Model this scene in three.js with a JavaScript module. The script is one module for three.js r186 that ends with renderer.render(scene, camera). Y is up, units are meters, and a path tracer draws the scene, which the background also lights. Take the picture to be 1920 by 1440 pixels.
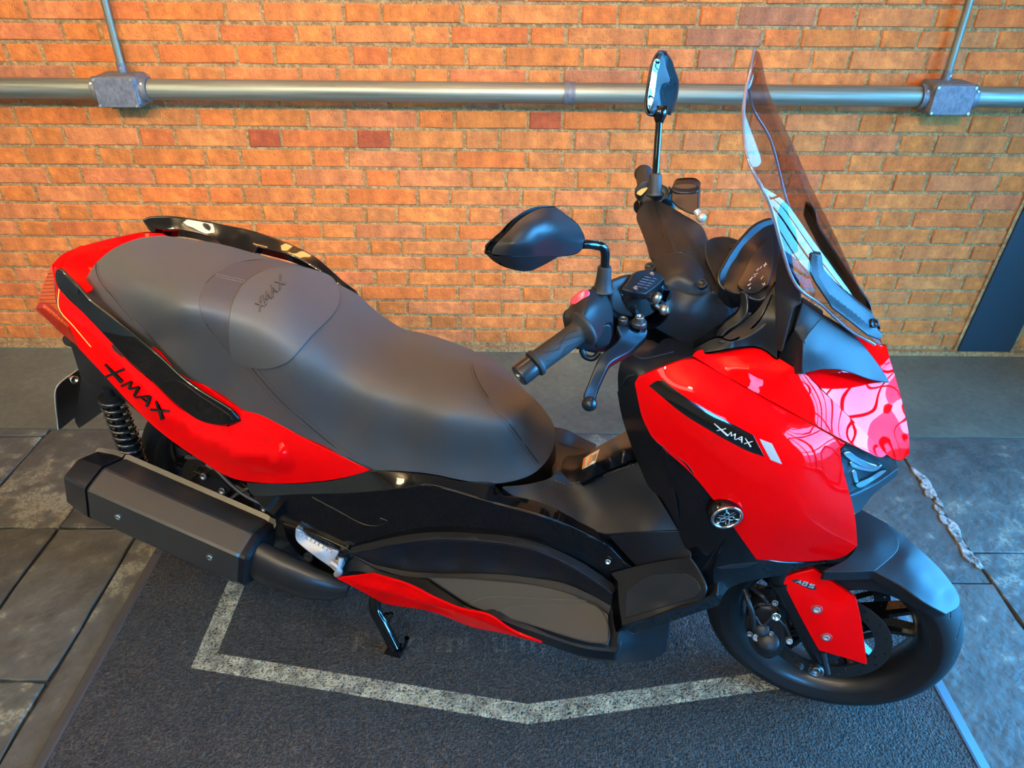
import * as THREE from 'three';
import { mergeGeometries, mergeVertices, toCreasedNormals } from 'three/addons/utils/BufferGeometryUtils.js';
import { RoundedBoxGeometry } from 'three/addons/geometries/RoundedBoxGeometry.js';
import { RectAreaLightUniformsLib } from 'three/addons/lights/RectAreaLightUniformsLib.js';

// ---------------------------------------------------------------- camera, sky, lights, exposure
const scene = new THREE.Scene();
const R = THREE.MathUtils.degToRad;
const FOCAL = 1386, EYE = new THREE.Vector3(0, 1.62, 2.811);
const camera = new THREE.PerspectiveCamera(2 * THREE.MathUtils.radToDeg(Math.atan(720 / FOCAL)), 4 / 3, 0.05, 60);
camera.position.copy(EYE);
camera.rotation.set(R(-32.6), 0, R(0.53), 'YXZ');
camera.updateMatrixWorld(true);
const renderer = new THREE.WebGLRenderer({ antialias: true });
renderer.toneMapping = THREE.LinearToneMapping;
renderer.toneMappingExposure = 1.06;
renderer.shadowMap.enabled = true;
RectAreaLightUniformsLib.init();

function skyTexture() {                                   // clear blue air, paler towards the horizon, soft clouds
  const W = 128, H = 64, d = new Float32Array(W * H * 4);
  for (let j = 0; j < H; j++) for (let i = 0; i < W; i++) {
    const e = Math.max(0, ((j + .5) / H - .5) * 2), k = Math.pow(1 - e, 3);
    const a = i / W * Math.PI * 2, c = Math.max(0, Math.sin(a * 3 + e * 9) * Math.sin(a * 7 - e * 14)) * .25 * (1 - e);
    const o = (j * W + i) * 4;
    d[o] = .01 + .07 * k + c * .3; d[o + 1] = .33 + .14 * k + c * .4; d[o + 2] = .95 + .05 * k + c * .4; d[o + 3] = 1;
  }
  const t = new THREE.DataTexture(d, W, H, THREE.RGBAFormat, THREE.FloatType);
  t.mapping = THREE.EquirectangularReflectionMapping; t.magFilter = t.minFilter = THREE.LinearFilter; t.needsUpdate = true;
  return t;
}
const SKY_INTENSITY = 50, LAMP_GLOW = 8, LAMP_WARM = '#fff3d6', SPOT = 40, ROOM_LAMP = 14;
scene.background = skyTexture();
scene.backgroundIntensity = SKY_INTENSITY;

function mulberry(a) { return () => { a = (a + 0x6d2b79f5) | 0; let t = Math.imul(a ^ (a >>> 15), 1 | a); t = (t + Math.imul(t ^ (t >>> 7), 61 | t)) ^ t; return ((t ^ (t >>> 14)) >>> 0) / 4294967296; }; }
const taken = new Map();
function numbered(name) { const n = taken.get(name) ?? 0; taken.set(name, n + 1); return n ? name + '_' + String(n).padStart(3, '0') : name; }
function shade(o) { o.traverse((m) => { if (m.isMesh) { m.castShadow = true; m.receiveShadow = true; } }); return o; }
function group(name, parent = scene) { const g = new THREE.Group(); g.name = parent === scene ? numbered(name) : name; parent.add(g); return g; }
function tag(o, label, category, grp) { o.userData.label = label; o.userData.category = category; if (grp) o.userData.group = grp; return o; }
function struct(o) { o.userData.kind = 'structure'; return o; }
const used = new WeakMap();
function mesh(name, geo, mat, parent = scene) {
  const m = new THREE.Mesh(geo, mat);
  if (parent === scene) m.name = numbered(name);
  else { const c = used.get(parent) ?? {}; used.set(parent, c); const n = c[name] ?? 0; c[name] = n + 1; m.name = n ? name + '_' + String(n).padStart(3, '0') : name; }
  parent.add(m); m.castShadow = m.receiveShadow = true; return m;
}
function merge(list) { const l = list.filter(Boolean).map((g) => g.index ? g.toNonIndexed() : g); for (const g of l) { for (const k of Object.keys(g.attributes)) if (!['position', 'normal', 'uv'].includes(k)) g.deleteAttribute(k); if (!g.attributes.uv) g.setAttribute('uv', new THREE.BufferAttribute(new Float32Array(g.attributes.position.count * 2), 2)); } return mergeGeometries(l); }

// ---------------------------------------------------------------- procedural textures
function valueNoise(seed) {
  const r = mulberry(seed), T = new Float32Array(65536); for (let i = 0; i < 65536; i++) T[i] = r();
  const at = (x, y, p) => T[((((y % p) + p) % p) * 256 + (((x % p) + p) % p)) & 65535];
  return (x, y, p = 256) => { const i = Math.floor(x), j = Math.floor(y), u = x - i, v = y - j, s = u * u * (3 - 2 * u), t = v * v * (3 - 2 * v);
    return (at(i, j, p) * (1 - s) + at(i + 1, j, p) * s) * (1 - t) + (at(i, j + 1, p) * (1 - s) + at(i + 1, j + 1, p) * s) * t; };
}
const N1 = valueNoise(11), N2 = valueNoise(23);
function fbm(n, x, y, p, oct = 4) { let s = 0, a = .5, t = 0; for (let i = 0; i < oct; i++) { s += a * n(x, y, p); t += a; a *= .5; x *= 2; y *= 2; p *= 2; } return s / t; }
function tex(size, f, srgb, rep) {                        // f(u, v) -> grey or [r, g, b], 0..1
  const d = new Uint8Array(size * size * 4);
  for (let j = 0; j < size; j++) for (let i = 0; i < size; i++) {
    const c = f(i / size, j / size), o = (j * size + i) * 4, a = Array.isArray(c) ? c : [c, c, c];
    for (let k = 0; k < 3; k++) d[o + k] = Math.max(0, Math.min(255, a[k] * 255)); d[o + 3] = 255;
  }
  const t = new THREE.DataTexture(d, size, size); t.wrapS = t.wrapT = THREE.RepeatWrapping; t.magFilter = THREE.LinearFilter; t.minFilter = THREE.LinearMipmapLinearFilter;
  if (srgb) t.colorSpace = THREE.SRGBColorSpace; if (rep) t.repeat.set(rep, rep); t.needsUpdate = true; return t;
}
// ---------------------------------------------------------------- the room
const mPlain = (c, rough = .8, o = {}) => new THREE.MeshStandardMaterial({ color: new THREE.Color().setRGB(...c), roughness: rough, ...o });
const mPhys = (c, rough, o = {}) => new THREE.MeshPhysicalMaterial({ color: new THREE.Color().setRGB(...c), roughness: rough, ...o });

// brick wall behind the scooter: Flemish bond, every brick its own piece
const brickTex = tex(512, (u, v) => { const a = fbm(N1, u * 8, v * 8, 8, 5), b = fbm(N2, u * 40, v * 40, 40, 3), s = N1(u * 128, v * 128, 128), st = fbm(N2, u * 30, v * 3, 30, 3);
  let k = .72 + .28 * a + .12 * (b - .5) + .12 * (st - .5); if (s > .955) k += .22; if (s < .03) k -= .35; const w = Math.max(0, a - .58) * .7;
  return [k + w * .3, k + w * .4, k + w * .35]; }, true);
const brickBump = tex(512, (u, v) => fbm(N1, u * 24, v * 24, 24, 4) * .7 + fbm(N2, u * 90, v * 90, 90, 2) * .5 - (N2(u * 64, v * 64, 64) > .93 ? .3 : 0));
const mortarTex = tex(512, (u, v) => { const a = fbm(N1, u * 40, v * 40, 40, 3), b = fbm(N2, u * 120, v * 120, 120, 2); return .62 + .4 * a + .3 * (b - .5); }, true);
const wallBack = struct(group('wall_back'));
const mortarMat = new THREE.MeshStandardMaterial({ color: new THREE.Color('#b08450'), roughness: 1, map: mortarTex, bumpMap: mortarTex, bumpScale: .006 });
function planeGeo(w, h, uvs = 1) { const g = new THREE.PlaneGeometry(w, h); const u = g.attributes.uv; for (let i = 0; i < u.count; i++) u.setXY(i, u.getX(i) * w * uvs, u.getY(i) * h * uvs); return g; }
function boxUV(w, h, d, k = 1) { const g = new THREE.BoxGeometry(w, h, d), p = g.attributes.position, n = g.attributes.normal, u = g.attributes.uv;
  for (let i = 0; i < p.count; i++) { const X = Math.abs(n.getX(i)) > .5, Y = Math.abs(n.getY(i)) > .5; u.setXY(i, (X ? p.getZ(i) : p.getX(i)) * k, (Y ? p.getZ(i) : p.getY(i)) * k); } return g; }
{ const b = mesh('mortar_bed', boxUV(9, 3.4, .24, 2), mortarMat, wallBack); b.position.set(-.3, 1.7, -.1245); }
const brickMats = [], rb = mulberry(5);
for (let i = 0; i < 14; i++) { const c = new THREE.Color('#d0702f').offsetHSL((rb() - .5) * .010, (rb() - .5) * .08, (rb() - .5) * .06); brickMats.push(new THREE.MeshStandardMaterial({ color: c, roughness: .9, map: brickTex, bumpMap: brickBump, bumpScale: .004 })); }
const redBrick = new THREE.MeshStandardMaterial({ color: new THREE.Color('#b04a1c'), roughness: .9, map: brickTex, bumpMap: brickBump, bumpScale: .004 });
const greyBrick = new THREE.MeshStandardMaterial({ color: new THREE.Color('#b2683c'), roughness: .9, map: brickTex, bumpMap: brickBump, bumpScale: .004 });
function brickGeo(w, h, seed) {
  const r = mulberry(seed), j = () => (r() - .5) * .003, c = .0035, D = .05, f = [[-1, -1], [1, -1], [1, 1], [-1, 1]].map(([x, y]) => [x * w / 2 + j(), y * h / 2 + j()]);
  const top = f.map(([x, y]) => [x - Math.sign(x) * c * (.6 + r()), y - Math.sign(y) * c * (.6 + r()), (r() - .5) * .0015]), mid = f.map(([x, y]) => [x, y, -c]), back = f.map(([x, y]) => [x, y, -D]);
  const P = [], U = [], ou = r(), ov = r(), tri = (...v) => { for (const p of v) { P.push(...p); U.push(ou + p[0] * 2.4, ov + p[1] * 2.4 + p[2]); } }, quad = (a, b, d, e) => { tri(a, b, d); tri(a, d, e); };
  quad(top[0], top[1], top[2], top[3]);
  for (let i = 0; i < 4; i++) { const k = (i + 1) % 4; quad(mid[i], mid[k], top[k], top[i]); quad(back[i], back[k], mid[k], mid[i]); }
  const g = new THREE.BufferGeometry(); g.setAttribute('position', new THREE.Float32BufferAttribute(P, 3)); g.setAttribute('uv', new THREE.Float32BufferAttribute(U, 2)); g.computeVertexNormals(); return g;
}
{
  const joints = [1.425, 1.357, 1.288, 1.2225, 1.151, 1.079, 1.007, .936, .861, .789, .715, .643, .571]; for (let k = 1; k <= 8; k++) joints.push(.571 - k * .0675);
  for (let k = 1; k < 28; k++) joints.unshift(joints[0] + .0705);
  const first = joints.indexOf(1.2225), all = [], geos = new Map(), r = mulberry(77), PER = .405, HDR = .131;
  const make = (x0, x1, y0, y1) => all.push({ x: (x0 + x1) / 2, y: (y0 + y1) / 2, w: x1 - x0 - .012, h: y0 - y1 - .0115 });
  for (let k = 0; k + 1 < joints.length; k++) {
    const ph = ((k - first) & 1 ? .04 : .231) + (r() - .5) * .022;
    for (let n = -12; n < 11; n++) { const s = ph + n * PER, e = (r() - .5) * .012; make(s, s + HDR + e, joints[k], joints[k + 1]); make(s + HDR + e, s + PER, joints[k], joints[k + 1]); }
  }
  const COL0 = 1.925, COL1 = 2.19, keep = [];
  for (const b of all) { let l = b.x - b.w / 2, q = b.x + b.w / 2; if (b.y < 3.4 && q > COL0 && l < COL1) { if (l < COL0 - .03) q = Math.min(q, COL0 + .03 + (b.y * .08)); else if (q > COL1 + .03) l = Math.max(l, COL1); else continue; b.x = (l + q) / 2; b.w = q - l; } if (b.x > -4.7 && b.x < 4.1) keep.push(b); }
  for (const b of keep) { const d = EYE.distanceTo(new THREE.Vector3(b.x, b.y, 0)), v = new THREE.Vector3(b.x, b.y, 0).project(camera); b.size = (Math.abs(v.x) < 1.04 && Math.abs(v.y) < 1.05 ? 1 : 0) * b.w * b.h / d ** 3; }
  keep.sort((a, b) => b.size - a.size);
  const rest = [];
  keep.forEach((b, i) => {
    const header = b.w < .16, v = Math.floor(r() * 5), key = header ? 'h' + v : 's' + v;
    if (!geos.has(key)) geos.set(key, brickGeo(header ? .119 : .262, .0605, 100 + geos.size));
    const g = geos.get(key), sx = b.w / (header ? .119 : .262), sy = b.h / .0605, z = (r() - .5) * .004;
    let m = brickMats[Math.floor(r() * brickMats.length)];
    if (r() < .05) m = greyBrick;
    if (header && Math.abs(b.y - .97) < .03 && Math.abs(b.x - .105) < .05) m = redBrick;
    if (header && Math.abs(b.y - .9) < .03 && (Math.abs(b.x + .92) < .06 || Math.abs(b.x + .51) < .05)) m = redBrick;
    if (i < 290) { const o = mesh('brick', g, m, wallBack); o.position.set(b.x, b.y, z); o.scale.set(sx, sy, 1); }
    else if (b.y < 1.9) { const q = g.clone(); q.scale(sx, sy, 1); q.translate(b.x, b.y, z); rest.push(q); }
  });
  const o = mesh('distant_bricks', merge(rest), brickMats[0], wallBack); o.userData.kind = 'stuff';
  const sk = mesh('mortar_fillet', boxUV(9, .028, .03, 2), mortarMat, wallBack); sk.position.set(-.3, .006, .004);
}
// black painted steel column let into the brickwork
{
  const c = new THREE.Shape(); c.moveTo(1.94, 0); c.lineTo(2.165, 0); c.lineTo(2.40, 3.38); c.lineTo(2.175, 3.38); c.closePath();
  const g = new THREE.ExtrudeGeometry(c, { depth: .05, bevelEnabled: true, bevelSize: .002, bevelThickness: .002, bevelSegments: 1 }); g.translate(0, 0, -.04);
  const p = group('steel_column'); tag(p, 'black painted steel column let into the brick wall at the far right', 'column');
  mesh('flange', g, mPlain([.006, .008, .011], .45), p);
  for (const [a, b] of [[1.928, 2.165], [2.177, 2.41]]) { const s = new THREE.Shape(); s.moveTo(a - .004, 0); s.lineTo(a + .012, 0); s.lineTo(b + .01, 3.38); s.lineTo(b - .006, 3.38); s.closePath(); const e = new THREE.ExtrudeGeometry(s, { depth: .03, bevelEnabled: false }); e.translate(0, 0, -.024); mesh('mortar_edge', e, mortarMat, p); }
}
// floor: painted screed along the wall, riven stone slabs in front of it
const floor = struct(group('floor'));
const limeMat = new THREE.MeshStandardMaterial({ color: new THREE.Color('#a8a296'), roughness: 1, map: mortarTex, bumpMap: mortarTex, bumpScale: .006 });
const screedTex = tex(512, (u, v) => { const a = fbm(N1, u * 5, v * 5, 5, 5), s = N2(u * 128, v * 128, 128), b = fbm(N2, u * 60, v * 60, 60, 2); let k = .78 + .28 * (a - .5) + .14 * (b - .5); if (s > .988) k = 1.7; return k * .8; }, true);
{ const s = mesh('screed_strip', boxUV(9.2, .2, .612, 1), new THREE.MeshStandardMaterial({ color: new THREE.Color('#868a74'), roughness: .62, map: screedTex, bumpMap: screedTex, bumpScale: .002 }), floor); s.position.set(-.3, -.1, .305); 
  const b = mesh('mortar_bed', boxUV(9.2, .2, 9, 2), new THREE.MeshStandardMaterial({ color: new THREE.Color('#45423a'), roughness: 1, map: mortarTex }), floor); b.position.set(-.3, -.113, 5.1); }
const slabTex = tex(1024, (u, v) => { const a = fbm(N1, u * 4, v * 4, 4, 5), b = fbm(N2, u * 26, v * 26, 26, 4), c = N1(u * 256, v * 256, 256), m = fbm(N2, u * 3 + 9, v * 3, 3, 3); let k = .62 + .3 * (a - .5) + .26 * (b - .5);
  const lime = Math.max(0, b * .6 + a * .4 + m * .35 - .72) * (c > .45 ? 3.4 : .8); return [k + lime * .8, k + lime * .72, k + lime * .55]; }, true);
const slabBump = tex(1024, (u, v) => { const a = fbm(N1, u * 5, v * 5, 5, 4), q = Math.floor(a * 6) / 6, b = fbm(N2, u * 60, v * 60, 60, 4); return q * .35 + a * .3 + b * .55; });
const slabMats = ['#7a7b6e', '#727368', '#7f7f72', '#767768'].map((c) => new THREE.MeshStandardMaterial({ color: new THREE.Color(c), roughness: .72, map: slabTex, bumpMap: slabBump, bumpScale: .007 }));
{
  const r = mulberry(9);
  const slab = (x0, z0, x1, z1) => {
    const s = new THREE.Shape(), n = 7, J = () => (r() - .5) * .007, q = .007, pts = [];
    const run = (ax, az, bx, bz) => { for (let i = 0; i < n; i++) { const t = i / n; pts.push([ax + (bx - ax) * t + J(), az + (bz - az) * t + J()]); } };
    run(x0 + q, z0 + q, x1 - q, z0 + q); run(x1 - q, z0 + q, x1 - q, z1 - q); run(x1 - q, z1 - q, x0 + q, z1 - q); run(x0 + q, z1 - q, x0 + q, z0 + q);
    pts.forEach(([x, z], i) => i ? s.lineTo(x, -z) : s.moveTo(x, -z)); s.closePath();
    const g = new THREE.ExtrudeGeometry(s, { depth: .05, bevelEnabled: true, bevelSize: .003, bevelThickness: .003, bevelSegments: 1 }); g.rotateX(-Math.PI / 2); g.translate(0, -.053 + (r() - .5) * .003, 0);
    const u = g.attributes.uv, p = g.attributes.position, o = r() * 3; for (let i = 0; i < u.count; i++) u.setXY(i, p.getX(i) * .9 + o, p.getZ(i) * .9 + o * 1.7);
    mesh('stone_slab', g, slabMats[Math.floor(r() * 4)], floor);
  };
  const cols = [[-4.6, -3.4, [.612, 1.4, 2.3, 3.4, 4.6]], [-3.4, -2.5, [.612, 1.0, 1.9, 3.1, 4.6]], [-2.5, -1.70, [.612, .66, 1.33, 2.2, 3.3, 4.6]], [-1.70, -1.40, [.612, 1.13, 1.9, 2.8, 3.8, 4.6]], [-1.40, -1.145, [.612, 1.13, 1.667, 2.4, 3.3, 4.6]],
    [-1.145, -.35, [.612, 1.15, 2.05, 3.0, 4.6]], [-.35, .45, [.612, 1.3, 2.1, 3.3, 4.6]], [.45, 1.39, [.612, 1.32, 2.2, 3.2, 4.6]], [1.39, 2.15, [.612, 1.198, 2.0, 2.9, 4.6]], [2.15, 3.0, [.612, 1.1, 1.9, 3.1, 4.6]]];
  for (const [a, b, zs] of cols) for (let i = 0; i + 1 < zs.length; i++) slab(a, zs[i], b, zs[i + 1]);
  // lime mortar smeared over the open joint on the right
  for (let i = 0; i < 16; i++) { const t = .12 + i * .026 + r() * .02, cx = 1.40 - t * .03 + (r() - .5) * .022, cz = .70 + t * 1.05, n = 9, sh = new THREE.Shape(), q = .007 + r() * .013; for (let k = 0; k < n; k++) { const a = k / n * 6.2832, d = q * (.6 + r() * .8), x = cx + d * Math.cos(a) * .7, z = cz + d * 1.7 * Math.sin(a); k ? sh.lineTo(x, -z) : sh.moveTo(x, -z); } sh.closePath();
    const g = new THREE.ExtrudeGeometry(sh, { depth: .006, bevelEnabled: true, bevelSize: .002, bevelThickness: .002, bevelSegments: 1 }); g.rotateX(-Math.PI / 2); g.translate(0, -.004, 0); mesh('mortar_smear', g, limeMat, floor); }
  const b = mesh('screed_apron', boxUV(8.8, .1, 3.6, 1), new THREE.MeshStandardMaterial({ color: new THREE.Color('#5f5d58'), roughness: .7, map: screedTex }), floor); b.position.set(-.25, -.05, 6.4);
}
// the rest of the workshop: it closes the room and is what the paintwork mirrors
const plaster = new THREE.MeshStandardMaterial({ color: new THREE.Color('#b9a98c'), roughness: .9, map: tex(128, (u, v) => .9 + .1 * fbm(N1, u * 16, v * 16, 16, 3), true) });
function wallBox(name, w, h, d, x, y, z, m = plaster, parent) { const o = mesh(name, boxUV(w, h, d), m, parent ?? scene); o.position.set(x, y, z); if (!parent) struct(o); return o; }
wallBox('wall_left', .2, 3.4, 8.2, -4.75, 1.7, 4.05);
{ // right wall: wide doorway to the yard
  const w = struct(group('wall_right')); wallBox('panel', .2, 3.4, .8, 2.8, 1.7, .4, plaster, w); wallBox('panel', .2, .6, 2.8, 2.8, 3.1, 2.2, plaster, w); wallBox('panel', .2, 3.4, 4.55, 2.8, 1.7, 5.875, plaster, w);
  const d = struct(group('door_1')), bar = mPlain([.02, .02, .02], .5), bars = [];   // glazed folding shopfront with glazing bars
  for (let i = 0; i <= 8; i++) { const g = new THREE.BoxGeometry(.05, 2.8, i % 2 ? .035 : .07); g.translate(2.8, 1.4,   .8 + i * .35); bars.push(g); }
  for (const y of [.03, .95, 1.87, 2.77]) { const g = new THREE.BoxGeometry(.05, .05, 2.8); g.translate(2.8, y, 2.2); bars.push(g); }
  mesh('door_frame', merge(bars), bar, d);
}
{ // front wall behind the camera: row of tall windows with glazing bars
  const w = struct(group('wall_front')), Z = 8.15; wallBox('panel', 9, 1.9, .2, -.3, .95, Z, plaster, w); wallBox('panel', 9, .5, .2, -.3, 3.15, Z, plaster, w);
  for (const [a, b] of [[-4.8, -.9], [1.1, 4.2]]) wallBox('pier', b - a, 1.0, .2, (a + b) / 2, 2.4, Z, plaster, w);
  const bar = mPlain([.02, .02, .02], .5); let k = 1;
  for (const [a, b] of [[-.9, 1.1]]) {
    const win = group('window_' + k++); struct(win); const bars = [];
    for (let i = 0; i <= 5; i++) { const g = new THREE.BoxGeometry(.035, 1.0, .05); g.translate(a + (b - a) * i / 5, 2.4, Z); bars.push(g); }
    for (let i = 0; i <= 3; i++) { const g = new THREE.BoxGeometry(b - a, .035, .05); g.translate((a + b) / 2, 1.9 + i / 3, Z); bars.push(g); }
    mesh('window_frame', merge(bars), bar, win);
  }
}
wallBox('ceiling', 9.2, .2, 8.6, -.3, 3.5, 4.0, new THREE.MeshStandardMaterial({ color: new THREE.Color('#cdbb98'), roughness: .9 }));
{ const y = mesh('yard_ground', boxUV(60, .2, 60), mPlain([.16, .19, .24], .9)); y.position.set(0, -.32, 4); struct(y); y.userData.label = 'pale paved yard outside the doorway'; }

// ceiling lamps: a glowing diffuser and an area light of its size just below
function ceilingLamp(x, z, w, d, colour, power, label, y = 2.95, upFactor = 1.6) {
  const t = group('ceiling_lamp'); tag(t, label, 'lamp', 'ceiling lamps'); t.position.set(x, y, z);
  const f = mesh('housing', new RoundedBoxGeometry(w + .06, .06, d + .06, 2, .01), mPlain([.6, .6, .58], .5), t); f.position.y = .03;
  const g = mesh('diffuser', new THREE.BoxGeometry(w, .012, d), new THREE.MeshStandardMaterial({ color: 0xffffff, emissive: new THREE.Color(colour), emissiveIntensity: LAMP_GLOW }), t); g.position.y = -.006; g.castShadow = false;
  const l = new THREE.RectAreaLight(colour, power, w, d); l.position.set(0, -.02, 0); l.rotation.x = -Math.PI / 2; l.name = 'lamp_light'; t.add(l);
  const up = new THREE.RectAreaLight(colour, power * upFactor, w, d); up.position.set(0, .09, 0); up.rotation.x = Math.PI / 2; up.name = 'lamp_uplight'; t.add(up);
  const g2 = mesh('top_diffuser', new THREE.BoxGeometry(w, .012, d), g.material, t); g2.position.y = .07; g2.castShadow = false;
  for (const a of [-.4, .4]) { const r = mesh('cord', new THREE.CylinderGeometry(.004, .004, 3.4 - y - .06, 8), mPlain([.02, .02, .02], .5), t); r.position.set(a * w, (3.4 - y + .06) / 2, d * .55); }
}
ceilingLamp(-1.0, 3.6, 2.4, .4, LAMP_WARM, 4, 'long pendant uplighter behind the camera', 2.5, 10);
// track spotlights: a can, a glowing lens and a spot light just in front of the lens
function spot(x, y, z, tx, ty, tz, angle, power, colour, label) {
  const t = group('track_spotlight'); tag(t, label, 'lamp', 'track spotlights'); t.position.set(x, y, z); t.up.set(0, 0, 1); const d = new THREE.Vector3(tx - x, ty - y, tz - z).normalize(), q = new THREE.Quaternion().setFromUnitVectors(new THREE.Vector3(0, -1, 0), d);
  const can = mesh('can', new THREE.LatheGeometry([[.001, .17], [.05, .165], [.06, .14], [.065, 0], [.06, 0], [.055, .1], [.001, .1]].map((p) => new THREE.Vector2(...p)), 28), mPlain([.02, .02, .02], .4), t); can.quaternion.copy(q);
  const lens = mesh('lens', new THREE.CylinderGeometry(.056, .056, .008, 28), new THREE.MeshStandardMaterial({ color: 0xffffff, emissive: new THREE.Color(colour), emissiveIntensity: 14 }), t); lens.quaternion.copy(q); lens.position.copy(d.clone().multiplyScalar(-.008)); lens.castShadow = false;
  const stem = mesh('stem', new THREE.CylinderGeometry(.012, .012, 3.4 - y - .1, 12), mPlain([.02, .02, .02], .4), t); stem.position.y = .1 + (3.4 - y - .1) / 2;
  const l = new THREE.SpotLight(colour, power, 0, R(angle), .75, 2); l.position.copy(d.clone().multiplyScalar(.02)); l.target.position.copy(d.clone().multiplyScalar(2)); l.shadow.radius = 4; l.name = 'spot_light'; t.add(l, l.target);
}
spot(.15, 3.0, 3.9, -.05, 1.15, 0, 34, SPOT, LAMP_WARM, 'track spotlight aimed at the middle of the brick wall');
spot(-1.7, 3.0, 3.9, -1.15, .35, .9, 32, SPOT * 1.1, LAMP_WARM, 'track spotlight aimed at the tail of the scooter');
ceilingLamp(-.1, .95, 2.2, .12, '#ffb25e', 20, 'long amber pendant lamp close to the brick wall');
for (const [x, z, l] of [[-3, 2.2, 'square pendant lamp by the left wall, near the bricks'], [-3, 5.6, 'square pendant lamp by the left wall, near the windows']]) ceilingLamp(x, z, .6, .6, '#ffeccc', ROOM_LAMP, l);
// ---------------------------------------------------------------- floor mat with its printed badge outline
{
  const X0 = -1.056, X1 = 1.078, Z0 = 1.215, Z1 = 2.75, W = X1 - X0, H = Z1 - Z0, cw = 2048, ch = Math.round(2048 * H / W);
  const cv = document.createElement('canvas'); cv.width = cw; cv.height = ch; const g = cv.getContext('2d'), S = cw / W;
  const P = (x, z) => [(x - X0) * S, (z - Z0) * S];
  g.fillStyle = '#000'; g.fillRect(0, 0, cw, ch); g.strokeStyle = '#fff'; g.lineWidth = .052 * S; g.lineJoin = 'miter';
  g.beginPath(); [[-.775, 1.22], [-.775, 1.612], [.045, 1.752], [.85, 1.622], [.85, 1.22]].forEach((p, i) => i ? g.lineTo(...P(...p)) : g.moveTo(...P(...p))); g.stroke();
  g.fillStyle = '#343434'; g.font = 'bold ' + .085 * S + 'px sans-serif'; g.textBaseline = 'alphabetic';
  const word = 'Premium Bikes'; [...word].forEach((c, i) => g.fillText(c, ...P(-.415 + i * .0725, 1.578)));
  const px = g.getImageData(0, 0, cw, ch).data, d = new Uint8Array(cw * ch * 4), h = new Uint8Array(cw * ch * 4), r = mulberry(3);
  for (let j = 0; j < ch; j++) for (let i = 0; i < cw; i++) {
    const o = (j * cw + i) * 4, a = N1(i * .34, j * .34), b = N2(i * .17, j * .17), c = N1(i * .02, j * .02), n = Math.abs(a - .5) * 2, m = Math.abs(b - .5) * 2, coil = (1 - n) * .6 + (1 - m) * .4;
    let k = .10 + .20 * Math.pow(coil, 2.2) + .03 * (c - .5); const pr = px[o] / 255 * (coil > .42 ? 1 : .25) * (.72 + .5 * (N2(i * .05, j * .05) - .5)); if (r() > .99996) k = .8;
    d[o] = Math.min(255, (k * 1.06 + pr * .52) * 255); d[o + 1] = Math.min(255, (k * .99 + pr * .50) * 255); d[o + 2] = Math.min(255, (k * .88 + pr * .40) * 255); d[o + 3] = 255;
    h[o] = h[o + 1] = h[o + 2] = coil * 255; h[o + 3] = 255;
  }
  const mk = (a, s) => { const t = new THREE.DataTexture(a, cw, ch); t.magFilter = THREE.LinearFilter; t.minFilter = THREE.LinearMipmapLinearFilter; if (s) t.colorSpace = THREE.SRGBColorSpace; t.needsUpdate = true; return t; };
  const mat = group('floor_mat'); tag(mat, 'dark looped vinyl floor mat with a pale printed badge outline under the scooter', 'mat'); mat.position.set((X0 + X1) / 2, 0, (Z0 + Z1) / 2);
  const top = new THREE.PlaneGeometry(W - .05, H - .05); top.rotateX(-Math.PI / 2); const u = top.attributes.uv, q = top.attributes.position;
  for (let i = 0; i < u.count; i++) u.setXY(i, (q.getX(i) + W / 2) / W, (q.getZ(i) + H / 2) / H);
  const carpet = new THREE.BoxGeometry(W - .05, .011, H - .05); carpet.translate(0, .0055, 0); top.translate(0, .0112, 0);
  const mm = new THREE.MeshStandardMaterial({ map: mk(d, true), bumpMap: mk(h), bumpScale: .006, roughness: .85 });
  mesh('looped_pile', top, mm, mat); mesh('backing', carpet, mPlain([.012, .012, .013], .9), mat);
  const es = mPlain([.045, .05, .058], .5), strip = (w, l, x, z, ry) => { const s = new THREE.Shape(); s.moveTo(0, 0); s.lineTo(w, 0); s.lineTo(w - .006, .006); s.lineTo(.006, .013); s.lineTo(0, .013); const e = new THREE.ExtrudeGeometry(s, { depth: l, bevelEnabled: false }); e.translate(0, 0, -l / 2); e.rotateY(ry); e.translate(x, 0, z); mesh('edge_strip', e, es, mat); };
  strip(.036, H, W / 2 - .026, 0, 0); strip(.036, H, -W / 2 + .026, 0, Math.PI); strip(.036, W, 0, H / 2 - .026, -Math.PI / 2); strip(.036, W, 0, -H / 2 + .026, Math.PI / 2);
}
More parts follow.
